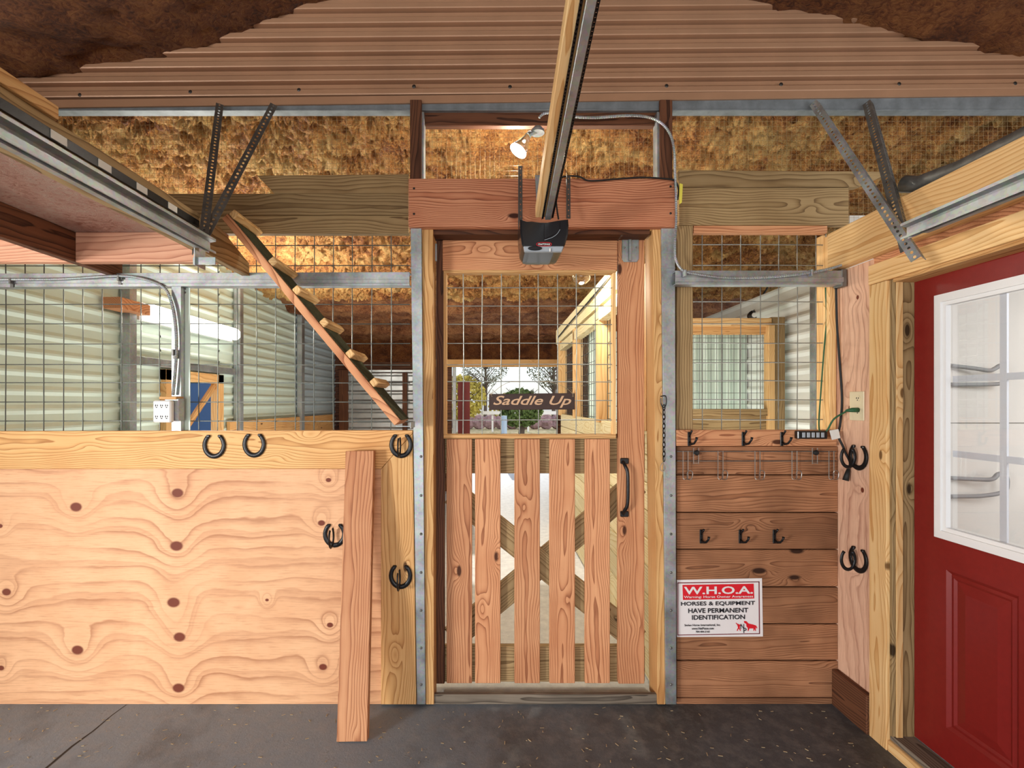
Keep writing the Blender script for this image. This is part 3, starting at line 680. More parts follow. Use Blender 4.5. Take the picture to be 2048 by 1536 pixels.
t = empty('plank_wall', W(1515, 1409, 0), 'brown weathered horizontal plank wall under the right wire mesh', 'plank wall')
for a, b in ((893, 921.5), (922.5, 949), (951, 1024), (1026, 1098), (1100, 1173), (1175.5, 1247), (1249.5, 1320), (1323, 1395), (1397, 1409)):
    pl('plank', 1354, a, 1676.4, b, .0, .036, 'cladding', t, .003)
tag(MB().box(((W(1353, 0, 0).x+W(1676, 0, 0).x)/2, .05, .7), (W(1676, 0, 0).x-W(1353, 0, 0).x, .02, 1.38)).build('backing_board', 'darkwood'), 'dark backing behind the brown plank wall, showing in the gaps', 'board')
tag(pl('hook_rail', 1353, 860, 1674, 892, -.03, .036, 'cedar'), 'orange brown rail board holding the upper row of three hooks', 'board')
def hook(px, py, yf, lab, grp=None, s=1.0, single=False):
    t = empty('coat_hook', W(px, py+14, yf), lab, 'hook', grp); c = W(px, py, yf)
    MB().box(c+Vector((0, -.003, -.002)), (.016*s, .006, .072*s), None, .002).build('plate', 'black_iron', t)
    MB().tube([c+Vector(p)*s for p in ((0, -.004, -.02), (.004, -.02, -.028), (.010, -.038, -.022), (.016, -.05, -.004), (.018, -.052, .010))], [.006, .006, .0055, .005, .007], 8).build('lower_prong', 'black_iron', t, None, True)
    if not single:
        MB().tube([c+Vector(p)*s for p in ((0, -.004, .012), (0, -.012, .020), (.001, -.026, .034), (.001, -.03, .042))], [.005, .005, .0045, .006], 8).build('upper_prong', 'black_iron', t, None, True)
    return t
for px, lab in ((1378, 'black iron hook on rail board, nearest the steel post'), (1486, 'black iron hook on rail board, middle of upper three'), (1563, 'black iron hook on rail board, beside the black power strip')):
    hook(px, 877, -.03, lab, 'hooks on the rail board')
for px, lab in ((1402, 'black hook on lower planks, leftmost of the row above the sign'), (1480, 'black hook on lower planks, middle of the row'), (1548, 'black hook on lower planks, rightmost of the row')):
    hook(px, 1072, .0, lab, 'hooks on the lower planks')
# wire hook rack
t = empty('wire_hook_rack', W(1515, 950, 0), 'metal wire rack with five double hooks below the hook rail', 'rack')
mb = MB(); mb.tube(WP([(1354, 903, -.02), (1672, 903, -.02)]), .0022, 6); mb.tube(WP([(1354, 922, -.02), (1672, 922, -.02)]), .0022, 6); mb.build('bar', 'dsteel', t)
for px in (1366, 1436, 1510, 1584, 1658):
    mb = MB(); 
    for dx in (0, 10): mb.tube(WP([(px+dx, 902, -.024), (px+dx, 956, -.024)]), .0025, 6)
    mb.tube(spline(WP([(px, 956, -.024), (px+4, 959, -.03), (px+10, 956, -.024)])), .0025, 6)
    mb.tube(spline(WP([(px+8, 956, -.026), (px+10, 959, -.045), (px+17, 958, -.07), (px+19, 945, -.075), (px+13, 941, -.075), (px+9, 946, -.07), (px+9, 958, -.06)])), .0025, 6); mb.build('double_hook', 'chrome', t)
for px in (1391, 1629):
    mb = MB(); [mb.tube(WP([(px-4+dx, 896, -.026), (px-4+dx, 928, -.026)]), .0025, 6) for dx in (0, 10)]; mb.tube(WP([(px-4, 926, -.026), (px+6, 926, -.026)]), .0025, 6); mb.build('bracket', 'chrome', t)
    MB().lathe([(.012, 0), (.014, .01), (.008, .02)], 14, Matrix.Translation(W(px+1, 905, -.026)) @ Matrix.Rotation(math.pi/2, 4, 'X')).build('knob', 'black_rubber', t)
# warning sign
ys = -.004
t = empty('warning_sign', W(1441, 1274, ys), 'white and red warning sign about horses on the brown planks', 'sign')
pp('plate', [(1354, 1160), (1524, 1156.5), (1526, 1273), (1354, 1274)], ys, .003, 'signwhite', t, bev=0)
def q4(name, pts, y, mat): return pp(name, pts, y, .0008, mat, t, bev=0)
for n_, pts in enumerate(([(1355, 1165), (1519, 1163), (1519, 1164.6), (1355, 1166.8)], [(1355, 1269.5), (1519, 1266.5), (1519, 1268), (1355, 1271)], [(1517.2, 1163), (1519, 1163), (1520, 1268), (1518.2, 1268)], [(1355, 1165), (1356.6, 1165), (1356.6, 1271), (1355, 1271)])):
    q4('border', pts, ys-.0012, 'signdark')
q4('red_band', [(1365, 1170), (1507.5, 1167.5), (1508.5, 1197), (1366, 1200)], ys-.0012, 'signred')
rt = -.012
text('lettering', 'W.H.O.A.', 1437, 1180.5, ys-.003, 15.5, 'signwhite', t, .022, 138, 0, .0004, -rt*-1)
text('lettering', 'Warning: Horse Owner Awareness', 1437, 1194, ys-.003, 6.0, 'signwhite', t, .01, 138, 0, .0004, rt)
text('lettering', 'HORSES & EQUIPMENT', 1436, 1207.5, ys-.003, 9.2, 'ink', t, .016, 148, 0, .0004, rt)
text('lettering', 'HAVE PERMANENT', 1436.5, 1221, ys-.003, 9.2, 'ink', t, .016, 120, 0, .0004, rt)
text('lettering', 'IDENTIFICATION', 1437, 1234.5, ys-.003, 9.2, 'ink', t, .016, 106, 0, .0004, rt)
text('lettering', 'Stolen Horse International, Inc.', 1405, 1250.5, ys-.003, 4.6, 'ink', t, .01, 72, 0, .0004, rt)
text('lettering', 'www.NetPosse.com', 1405.5, 1257, ys-.003, 4.4, 'ink', t, .01, 44, 0, .0004, rt)
text('lettering', '704-484-2165', 1405.5, 1263.5, ys-.003, 3.6, 'ink', t, .01, 28, 0, .0004, rt)
q4('horse_emblem', [(1488, 1242), (1493, 1242.5), (1497, 1247), (1506, 1249), (1512, 1251), (1514.5, 1255), (1514, 1257.5), (1512, 1254.5), (1511.5, 1257), (1512, 1262), (1510.5, 1262), (1509.5, 1258), (1508, 1262), (1507, 1262), (1507, 1257), (1499, 1257), (1497, 1262), (1495.5, 1262), (1495.5, 1256), (1493, 1253), (1492.5, 1248), (1488.5, 1245.5)], ys-.0012, 'signred')
q4('runner_emblem', [(1472, 1245), (1474, 1247), (1479, 1249), (1484, 1250), (1480, 1252), (1479.5, 1256), (1482, 1261), (1480.5, 1262), (1477.5, 1257), (1475, 1262), (1473.5, 1261.5), (1476, 1255), (1474.5, 1250), (1471.5, 1246.5)], ys-.0012, 'signred')
text('lettering', 'N', 1484.5, 1253, ys-.003, 10, 'ink', t, .0, 7); text('lettering', 'P', 1490, 1261, ys-.003, 10, 'ink', t, .0, 6)

# horseshoes
def shoe_pts(a=.050, b=.059, n=22):
    P = []
    for k in range(n+1):
        th = math.radians(128+(412-128)*k/n); r = 1.0
        P.append(Vector((a*math.cos(th)*(1-.06*max(0, math.sin(th))), 0, b*math.sin(th))))
    return P
def horseshoe(px, py, y, lab, hookd=False, M4=None, ang=0):
    c = W(px, py, y); m4 = Matrix.Translation(c) @ (M4 or Matrix.Identity(4)) @ Matrix.Rotation(ang, 4, 'Y')
    t = empty('horseshoe', c, lab, 'horseshoe'); 
    P = [m4 @ p for p in shoe_pts()]; upv = m4.to_3x3() @ Vector((0, 1, 0))
    rad = [.0125-.0025*abs(k-11)/11 for k in range(len(P))]
    MB().tube(P, rad, 8, .45, up=upv).build('shoe', 'black_iron', t, None, True)
    for s_ in (0, -1):
        e = P[s_]; MB().box(e, (.018, .013, .012), m4.to_3x3().to_4x4(), .003).build('heel', 'black_iron', t)
    if hookd:
        m5 = m4 @ Matrix.Translation((0, -.048, -.004)) @ Matrix.Rotation(math.pi/2, 4, 'Z')
        P = [m5 @ p for p in shoe_pts(.034, .050)]; MB().tube(P, .0085, 8, .5, up=m5.to_3x3() @ Vector((0, 1, 0))).build('hook_shoe', 'black_iron', t, None, True)
    return t
horseshoe(428, 890, -.028, 'plain black horseshoe on rail board, leftmost of the pair')
horseshoe(508, 888, -.028, 'plain black horseshoe on rail board, right one of the pair')
horseshoe(802, 889, -.028, 'black horseshoe hook on the mitred corner beside the left post', True)
horseshoe(669, 1068, -.005, 'black horseshoe hook on the plywood left of the leaning board', True)
horseshoe(801, 1151, -.028, 'black horseshoe hook on the wide upright board, low down', True)
# right wall
XW = 1.81
def RW(px, py, x=XW):
    d = x*F/(px-CX); return Vector((x, d-D, H-(py-CY)*d/F))
RR = Matrix.Rotation(-math.pi/2, 4, 'Z')
def rshoe(px, py, lab):
    p = RW(px, py, XW-.008); t0 = CX+p.x*F/(p.y+D), CY-(p.z-H)*F/(p.y+D)
    horseshoe(t0[0], t0[1], p.y, lab, True, RR)
rshoe(1716, 912, 'black horseshoe hook on right plywood strip, just below the ivory outlet')
rshoe(1716, 1117, 'black horseshoe hook on right plywood strip, lower one')

# ------------------------------------------------------------------ right wall, door
struct(MB().box((XW+.04, -.085, 1.13), (.08, .29, 2.26)).build('wall_right', 'plywood_right'))
struct(MB().box((XW+.05, -.28, 1.05), (.078, .10, 2.1)).build('wall_right', 'plywood_right'))
struct(MB().box((XW+.045, -1.6, 2.22), (.088, 2.75, .17)).build('wall_right', 'cedar'))
struct(MB().box((XW+.045, -2.8, 1.05), (.088, 2.9, 2.1)).build('wall_right', 'plywood_right'))
tag(lumber('ledger_beam', (1.752, -2.35, 2.262), (1.808, -.002, 2.458), 'yellow'), 'broad yellow ledger beam high along the right wall', 'beam')
tag(lumber('door_casing', (1.785, -.328, .0), (1.810, -.231, 2.132), 'yellow'), 'upright yellow casing board left of the red door', 'casing')
tag(lumber('door_casing', (1.785, -1.95, 2.134), (1.810, -.226, 2.226), 'yellow'), 'horizontal yellow casing board above the red door', 'casing')
t = empty('door_frame', (1.86, -.34, 0), 'olive wooden frame lining the opening of the red door', 'door frame')
lumber('jamb', (1.800, -.345, .07), (1.96, -.328, 2.132), 'pine_dark', t); lumber('stop', (1.812, -.352, .07), (1.842, -.345, 2.12), 'yellow', t)
lumber('head', (1.800, -1.30, 2.118), (1.96, -.345, 2.135), 'pine', t)
lumber('jamb', (1.800, -1.30, .07), (1.96, -1.283, 2.132), 'pine_dark', t)
t = empty('threshold', (1.86, -.8, 0), 'timber threshold step on the concrete under the red door', 'threshold')
lumber('tread', (1.80, -1.95, .052), (1.90, -.33, .075), 'grey_wood', t); lumber('riser', (1.79, -1.95, .0), (1.82, -.33, .050), 'yellow', t)
tag(lumber('base_board', (1.775, -.228, .0), (1.809, -.002, .185), 'darkwood'), 'dark stained base board at foot of the right plywood strip', 'board')
# the red door
t = empty('door', (1.91, -.80, .08), 'red panelled door with white framed window in right wall', 'door'); t.name = 'entry_door'
XD = 1.895; dy0, dy1 = -1.262, -.348; ly0, ly1 = -1.082, -.469; lz0, lz1 = 1.02, 2.02
mb = MB()
def dbox(y0, y1, z0, z1): mb.box((XD+.022, (y0+y1)/2, (z0+z1)/2), (.044, y1-y0, z1-z0))
dbox(ly1, dy1, .08, 2.125); dbox(dy0, ly0, .08, 2.125); dbox(ly0, ly1, lz1, 2.125); dbox(ly0, ly1, .88, lz0); dbox(ly0, ly1, .08, .22)
PY = [(-.765, -.495), (-1.055, -.79)]
dbox(ly0, -1.055, .22, .88); dbox(-.79, -.765, .22, .88); dbox(-.495, ly1, .22, .88)
mb.build('slab', 'red_door', t)
for (a, b) in PY:
    z0, z1 = .22, .88; q = MB(); L = [(0, 0), (.010, .014), (.006, .026), (.012, .036), (.004, .075)]
    rings = []
    for dx, ins in L:
        rings.append([q.b.verts.new((XD+dx, yy, zz)) for yy, zz in ((a+ins, z0+ins), (b-ins, z0+ins), (b-ins, z1-ins), (a+ins, z1-ins))])
    for r1, r2 in zip(rings, rings[1:]):
        for k in range(4): q.b.faces.new((r1[k], r1[(k+1) % 4], r2[(k+1) % 4], r2[k]))
    q.b.faces.new(rings[-1]); q.build('raised_panel', 'red_door', t)
fr = MB()
for k, (ins, th, dp) in enumerate(((0, .014, .012), (.012, .022, .018), (.032, .018, .010))):
    a0, a1, b0, b1 = ly0-.012+ins, ly1+.012-ins, lz0-.012+ins, lz1+.012-ins
    xc = XD-dp/2+.002; wx = dp+.01
    fr.box((xc, (a0+a1)/2, b1-th/2), (wx, a1-a0, th)); fr.box((xc, (a0+a1)/2, b0+th/2), (wx, a1-a0, th))
    fr.box((xc, a0+th/2, (b0+b1)/2), (wx, th, b1-b0-2*th)); fr.box((xc, a1-th/2, (b0+b1)/2), (wx, th, b1-b0-2*th))
wf = fr.build('window_frame', 'white_paint', t)
gy0, gy1, gz0, gz1 = ly0+.035, ly1-.035, lz0+.035, lz1-.035
MB().box((XD+.01, (gy0+gy1)/2, (gz0+gz1)/2), (.003, gy1-gy0, gz1-gz0)).build('glass_pane', 'pane', wf)
mu = MB()
for k in (1, 2):
    yy = gy1-(gy1-gy0)*k/3; zz = gz0+(gz1-gz0)*k/3
    mu.box((XD+.022, yy-.012, (gz0+gz1)/2), (.008, .024, gz1-gz0)); mu.box((XD+.023, (gy0+gy1)/2, zz), (.008, gy1-gy0, .026))
mu.build('muntins', 'muntin', wf)
# tack room seen through the door window
tag(MB().box((2.75, .12, 1.3), (1.6, .03, 2.6)).build('white_panel_wall', 'white_panel'), 'off white panel wall of the tack room behind the door window', 'wall panel')
MB().box((2.75, .104, W(0, 846, .1).z), (1.6, .003, .004)).build('seam', 'dsteel', bpy.data.objects['white_panel_wall'])
def rack(lst, lab):
    t = empty('wall_bracket', W(1960, 760, .05), lab, 'bracket')
    MB().tube(spline(WP(lst), 6), .011, 10).build('tube', 'bracket', t, None, True)
rack([(1900, 731, .09), (1950, 737, .05), (1978, 741, .03), (1990, 737, .03), (2001, 731, .03), (2010, 738, .03), (2010, 758, .03), (1995, 768, .05), (1900, 769, .09)], 'grey bent tube bracket behind the upper part of the door window')
rack([(1900, 956, .09), (1960, 959, .05), (1985, 958, .03), (1997, 948, .03), (2010, 950, .03), (2014, 966, .03), (2006, 984, .03), (1960, 992, .05), (1900, 993, .09)], 'grey bent tube bracket behind the lower part of the door window')
# tube end lying on the ledger
t = tag(MB().tube([(1.85, -2.3, 2.50), (1.85, -1.2, 2.50), (1.84, -.62, 2.495), (1.82, -.45, 2.51), (1.80, -.40, 2.535)], .035, 14, caps=False).build('metal_gutter', 'dsteel', None, None, True), 'dark metal gutter tube lying on top of the yellow ledger beam', 'gutter')
t.modifiers.new('s', 'SOLIDIFY').thickness = .003
tag(lumber('green_strip', (1.79, -1.0, 2.459), (1.81, .0, 2.475), 'green_cord'), 'thin green strip on top edge of the yellow ledger beam', 'strip')

# outlet and cords on the right
def rbox(name, px0, py0, px1, py1, th, mat, parent, x=XW, bev=.002):
    a = RW(px0, py0, x); b = RW(px1, py1, x); c = (a+b)/2; c.z = (H-((py0+py1)/2-CY)*(c.y+D)/F)
    return MB().box(c-Vector((th/2, 0, 0)), (th, abs(a.y-b.y), (py1-py0)*(c.y+D)/F), None, bev).build(name, mat, parent)
p = RW(1716, 812); t = empty('wall_outlet', p, 'ivory wall outlet on the right plywood strip with green plug in it', 'outlet')
rbox('plate', 1701, 783, 1730, 841, .006, 'ivory', t); 
for py in (797, 823):
    c = RW(1716, py, XW-.006); MB().lathe([(.016, 0), (.016, .002)], 16, Matrix.Translation(c) @ Matrix.Rotation(-math.pi/2, 4, 'Y')).build('socket', 'ivory', t)
    MB().box(c+Vector((-.003, .006, .002)), (.002, .002, .008)).box(c+Vector((-.003, -.006, .002)), (.002, .002, .008)).box(c+Vector((-.003, 0, -.008)), (.002, .004, .004)).build('slots', 'ink', t)
t = empty('green_plug_cord', RW(1718, 820), 'green plug and cord from ivory outlet to the black power strip', 'cord')
c = RW(1716, 820, XW-.01); MB().tube([c, c+Vector((-.03, .0, .0)), c+Vector((-.05, .01, -.003))], [.012, .011, .006], 10).build('plug', 'green_cord', t, None, True)
MB().tube(spline([c+Vector((-.05, .01, -.003)), W(1690, 824, -.09), W(1668, 838, -.08), W(1656, 858, -.06), W(1648, 868, -.055)]), .0045, 8).build('cord', 'green_cord', t, None, True)
t = tag(MB().tube(spline(WP([(1651, 575, .03), (1653, 640, .03), (1648, 700, .03), (1642, 780, .02), (1638, 840, .0), (1640, 865, -.05), (1648, 868, -.055)])), .0035, 7).build('extension_lead', 'green_cord', None, None, True), 'thin green cord hanging down in front of the right mesh edge', 'cord')
t = tag(MB().tube(spline([W(1672, 575, -.03), W(1674, 650, -.03), W(1679, 720, -.03), W(1684, 800, -.04), W(1680, 850, -.05), W(1676, 870, -.06), W(1686, 893, -.07), W(1692, 908, -.07), W(1700, 925, -.09), W(1697, 940, -.09)]), .0055, 8).build('power_lead', 'black_rubber', None, None, True), 'black cord running down the corner beside the right plywood strip', 'cord')
MB().tube(WP([(1697, 938, -.09), (1694, 950, -.09), (1691, 961, -.09)]), [.008, .012, .014], 10).build('plug', 'black_rubber', t, None, True)
t = empty('power_strip', W(1626, 878, -.05), 'black power strip mounted at the right end of the hook rail', 'power strip')
pl('body', 1596, 862, 1656, 878, -.062, .03, 'black_plastic', t, .004)
for k in range(5): pl('socket', 1605+k*9.5, 865, 1611+k*9.5, 875, -.064, .003, 'grey_plastic', t, .001)
p_ = pp('cord_tag', [(1659, 861), (1677, 858), (1681, 876), (1664, 880)], -.07, .002, 'label_white'); tag(p_, 'small white tag on the black cord beside the power strip', 'tag')

# ------------------------------------------------------------------ the gate
G = .085
t = empty('stall_gate', W(1075, 1368, G), 'wooden slatted stall gate with wire mesh window and black handle', 'gate')
def gl(name, x0, y0, x1, y1, dy, th, mat, bev=.003, par=None): return pl(name, x0, y0, x1, y1, G+dy, th, mat, par or t, bev)
gl('stile', 1237, 473, 1289, 1368, 0, .036, 'cedar'); gl('stile', 872, 478, 889, 1368, 0.012, .036, 'darkwood')  # left stile takes the dark timber colour to stand for its shade
gl('top_rail', 885, 480, 1235, 541, 0, .036, 'cedar')
for k, (x0, x1) in enumerate(((893, 944), (950, 1001), (1029, 1080), (1099, 1150), (1170, 1220))):
    gl('slat', x0, 878, x1, 1367, 0.002*(k % 2), .022, 'cedar')
gl('back_rail', 872, 868, 1290, 947, .040, .036, 'pine_dark'); gl('back_rail', 872, 1293, 1290, 1364, .040, .036, 'pine_dark')
def diag(a, b, yy): beam('cross_brace', W(*a, G+yy), W(*b, G+yy), .135, .03, (0, 1, 0), 'pine_dark', t)
diag((905, 985), (1275, 1280), .056); diag((1275, 965), (905, 1275), .060)
gl('window_trim', 887, 540, 1232, 546, -.004, .05, 'pine', .001); gl('window_trim', 887, 869, 1232, 877, -.004, .05, 'pine', .001)
gl('window_trim', 887, 546, 893, 869, -.004, .05, 'pine', .001); gl('window_trim', 1226, 546, 1232, 869, -.004, .05, 'yellow', .001)
mb = MB(); wire_grid(mb, [927, 964, 1002, 1040, 1077, 1115, 1153, 1191], [576, 612, 649, 687, 729, 764, 801, 840], G+.015, .0026, 892, 1229, 543, 872, 6, 1.0); mb.build('wire_mesh', 'wire_bright', t)
hn = MB(); 
for y in (922, 1028): hn.box(W(1249, y, G-.004), (.046 if y > 0 else .03, .010, .032), None, .004)
hn.build('handle_mount', 'black_iron', t)
MB().tube(spline([W(1246, 924, G-.008), W(1250, 931, G-.03), W(1255, 945, G-.042), W(1256, 975, G-.045), W(1255, 1008, G-.042), W(1250, 1020, G-.03), W(1246, 1027, G-.008)]), .0095, 10).build('handle', 'black_iron', t, None, True)
pp('latch_plate', [(1244, 474), (1278, 474), (1278, 518), (1274, 524), (1248, 524), (1244, 518)], G-.005, .004, 'galv', t); gl('latch_ridge', 1257, 476, 1264, 522, -.012, .010, 'galv')
screws(t, [(1249, 495), (1273, 495), (1261, 519)], G-.006, .005, 'galv')
pl('hinge', 868, 487, 874, 522, G-.01, .008, 'galv', t, .001)
# sign hanging on the gate mesh
yq = G-.012
t = empty('hanging_sign', W(1064, 820, yq), 'dark brown hanging sign reading Saddle Up on the gate mesh', 'sign')
pp('board', [(978, 788), (1150, 786), (1150, 819), (978, 820)], yq, .008, 'signwood', t)
text('lettering', 'Saddle Up', 1064.5, 803.5, yq-.001, 24, 'carved', t, .012, 156, .35)
mb = MB(); mb.tube(spline(WP([(982, 790, yq-.002), (1000, 774, yq), (1020, 764, yq+.01), (1040, 764, yq+.014)])), .0011, 5); mb.tube(spline(WP([(1146, 788, yq-.002), (1130, 775, yq), (1100, 764, yq+.01), (1078, 764, yq+.014)])), .0011, 5)
for k in range(7):
    mb.tube(WP([(982, 789, yq-.002), (982+random.uniform(-9, 9), 789+random.uniform(-10, 8), yq-.01)]), .0008, 4); mb.tube(WP([(1146, 787, yq-.002), (1146+random.uniform(-9, 9), 787+random.uniform(-10, 8), yq-.01)]), .0008, 4)
mb.build('twine', 'twine', t)
# chain on right jamb
t = empty('safety_chain', W(1327, 795, -.03), 'short dark chain hanging from a hook on right gate jamb', 'chain')
mb = MB()
for k in range(12):
    c = W(1328, 815+k*9.3, -.04); rot = Matrix.Rotation(math.pi/2*(k % 2)+.3, 4, 'Z')
    mb.tube([c+rot @ Vector((.0075*math.cos(q), 0, .0155*math.sin(q))) for q in [2*math.pi*j/12 for j in range(12)]], .0022, 6, closed=True)
mb.build('links', 'black_iron', t)
MB().tube(spline(WP([(1321, 793, -.032), (1331, 792, -.045), (1333, 802, -.045), (1331, 812, -.045), (1326, 815, -.045), (1322, 806, -.045), (1322, 796, -.045)])), .003, 7).build('hook', 'black_iron', t)
c = W(1326, 934, -.04); MB().tube([c+Vector((.013*math.cos(q)*(1-.3*math.sin(q)), 0, .022*math.sin(q))) for q in [2*math.pi*j/14 for j in range(14)]], .0022, 6, closed=True).build('snap_ring', 'chrome', t)

# ------------------------------------------------------------------ behind: left stall side wall
XL = -2.8
def LW(px, py=806, x=XL):
    d = x*F/(px-CX); return Vector((x, d-D, H-(py-CY)*d/F))
YE = 5.85
def lwall(y0, y1, z0, z1, mat): return struct(ribbed('wall_left_stall', (XL, y0, z0), (0, 1, 0), (0, 0, 1), (1, 0, 0), y1-y0, z1-z0, .115, .016, mat))
yo0, yo1, zo = LW(318).y, LW(436).y, 1.86
lwall(.1, yo0, 0, 3.3, 'pale_metal'); lwall(yo0, yo1, zo, 3.3, 'pale_metal'); lwall(yo1, LW(590).y, 0, 3.3, 'pale_metal'); lwall(LW(590).y, YE, 0, 3.3, 'blue_metal')
def stud(px, lab, w_=.05):
    q = LW(px); return tag(lumber('wall_stud', (XL+.02, q.y-w_/2, 0), (XL+.09, q.y+w_/2, 3.2), 'galv'), lab, 'stud')
stud(243, 'steel wall stud left of the fluorescent lamp', .07); stud(467, 'steel wall stud at the right end of the fluorescent lamp', .07); stud(594, 'steel wall stud further back on the blue grey wall', .10)
t = empty('timber_doorway', (XL, (yo0+yo1)/2, 0), 'yellow timber frame round the side opening in left stall wall', 'frame')
lumber('post', (XL-.02, yo0, 0), (XL+.06, yo0+.07, zo), 'yellow', t); lumber('post', (XL-.02, yo1-.09, 0), (XL+.06, yo1, zo), 'yellow', t)
lumber('head', (XL-.02, yo0, zo-.09), (XL+.06, yo1, zo), 'yellow', t)
beam('brace', (XL+.02, yo0+.1, 1.15), (XL+.02, yo1-.1, 1.75), .05, .03, (1, 0, 0), 'pine', t)
tag(lumber('steel_header', (XL+.02, LW(250).y, 1.875), (XL+.06, LW(460).y, 1.94), 'galv'), 'spangled steel header above the side opening in left stall', 'header')
tag(MB().box((-4.2, 4.2, 1.2), (.03, 4.4, 2.4)).build('blue_sheet', 'bluetarp'), 'blue sheet outside, seen through the left side opening', 'sheet')
# kickboards
tag(lumber('kick_board', (XL+.02, yo1+.12, 1.10), (XL+.06, YE-.2, 1.38), 'pine'), 'pale kick board along the foot of blue grey stall wall', 'board')
# fluorescent
t = empty('fluorescent_lamp', (XL+.12, 2, 2.3), 'lit fluorescent wrap lamp on the left stall wall', 'lamp')
fy0, fy1 = LW(298, x=XL+.14).y, LW(478, x=XL+.14).y
lumber('housing', (XL+.03, fy0, 2.22), (XL+.07, fy1, 2.36), 'white_paint', t)
MB().box((XL+.12, (fy0+fy1)/2, 2.29), (.10, fy1-fy0, .115), None, .03).build('diffuser', 'tube', t)
lumber('bracket', (XL+.03, fy0-.30, 2.25), (XL+.16, fy0-.01, 2.33), 'cedar', t)
area('fluorescent_light', (XL+.20, (fy0+fy1)/2, 2.28), (0, 2.2, 1.9), .1, fy1-fy0, 62, (1, .95, .84)).rotation_euler = (0, math.radians(-115), 0)
# far wall
yf = YE+.05
struct(MB().box((-1.80, yf+.05, 1.5), (2.14, .1, 3.0)).build('wall_far', 'darkwood')); struct(MB().box((2.6, yf+.05, 1.5), (2.9, .1, 3.0)).build('wall_far', 'darkwood'))
dd = D+yf
x0f, x1f = (905-CX)*dd/F, (1113-CX)*dd/F; ztf = H+(806-735)*dd/F
# foam on the far wall above the opening
b = bmesh.new(); g_ = []
for j in range(26):
    row = []
    for i in range(120):
        x = -2.7+5.6*i/119; z = ztf+.09+(3.0-ztf)*j/25
        row.append(b.verts.new((x, yf-.07+.05*noise.fractal(Vector((x*6, z*6, 2)), .8, 2, 4)-.05*math.exp(-(((z-ztf) % .35-.17)/.05)**2), z)))
    g_.append(row)
for j in range(25):
    for i in range(119): b.faces.new((g_[j][i], g_[j][i+1], g_[j+1][i+1], g_[j+1][i]))
m_ = MB(); m_.b.free(); m_.b = b; struct(m_.build('wall_far', 'foam_dark', None, None, True))
struct(MB().box((.22, yf+.0, (ztf+.09+3.0)/2), (2.2, .06, 3.0-ztf-.09)).build('wall_far', 'darkwood'))
tag(lumber('opening_header', (x0f-.35, yf-.16, ztf), (x1f+.1, yf-.10, ztf+.13), 'pine'), 'tan header board above the far open doorway', 'board')
tag(lumber('door_post', (x0f+.01, yf-.12, 0), (x0f+.07, yf-.06, ztf), 'galv'), 'grey steel post at left side of far doorway', 'post')
tag(lumber('red_door_leaf', (x0f+.08, yf+.2, 0), (x0f+.30, yf+.24, ztf-.25), 'red_door'), 'dark red swung back door leaf at left of far doorway', 'door')
t = empty('sliding_door', ((755-CX)*(D+yf-.2)/F, yf-.2, 0), 'ribbed grey metal sliding door at the far left, behind the ramp', 'door')
xa, xb = (697-CX)*(D+yf-.2)/F, (830-CX)*(D+yf-.2)/F
ribbed('sheet', (xa, yf-.2, .1), (1, 0, 0), (0, 0, 1), (0, -1, 0), xb-xa, 2.05, .16, .02, 'rust_metal', t)
lumber('edge', (xa-.16, yf-.22, .05), (xa, yf-.16, 2.15), 'darkwood', t); lumber('mid_post', (xa+.95, yf-.26, .05), (xa+1.03, yf-.225, 2.1), 'darkwood', t)

# ------------------------------------------------------------------ behind: right side of the aisle
XA = .875
t = empty('aisle_partition', (XA, 1.8, 0), 'cream timber and mesh partition along the right of the aisle', 'partition')
for k in range(9): lumber('plank', (XA, .14, .02+.158*k), (XA+.035, 3.55, .172+.158*k), 'cream', t, .004)
lumber('top_beam', (XA-.02, .3, 2.36), (XA+.02, 3.85, 2.55), 'cream', t); lumber('top_rail', (XA-.02, .3, 2.24), (XA+.06, 3.6, 2.33), 'cream', t)
for y in (.16, 1.32, 2.45, 3.5): lumber('post', (XA-.02, y, 1.42), (XA+.07, y+.10 if y < 3 else y+.14, 2.36), 'yellow', t)
mb = MB()
yy = .3
while yy < 3.5: mb.tube([(XA+.05, yy, 1.42), (XA+.05, yy, 2.3)], .003, 5); yy += .1016
zz = 1.45
while zz < 2.3: mb.tube([(XA+.052, .25, zz), (XA+.052, 3.5, zz)], .003, 5); zz += .1016
mb.build('mesh', 'wire', t)
MB().tube(spline([(XA-.03, .5, 2.50), (XA-.04, 1.4, 2.46), (XA-.04, 2.6, 2.44), (XA-.03, 3.6, 2.42)]), .008, 7).build('cable', 'black_rubber', t)
# jar lamp in the aisle
t = empty('jar_lamp', W(1163, 552, 1.0), 'clear ribbed glass jar lamp hanging in the aisle behind the gate', 'lamp')
cj = W(1163, 552, 1.0)
MB().lathe([(.045, .05), (.055, .03), (.068, 0), (.06, -.03), (.035, -.055), (.01, -.065)], 20, Matrix.Translation(cj)).build('globe', 'jar', t, None, True)
MB().lathe([(.048, 0), (.048, .05), (.03, .08)], 16, Matrix.Translation(cj+Vector((0, 0, .05)))).build('cap', 'galv', t)
MB().tube([cj+Vector((0, 0, .12)), Vector((cj.x, cj.y, 3.20))], .008, 8).build('stem', 'galv', t)
point('jar_lamp_light', cj+Vector((0, 0, -.10)), 30, (1, .92, .76), .05)
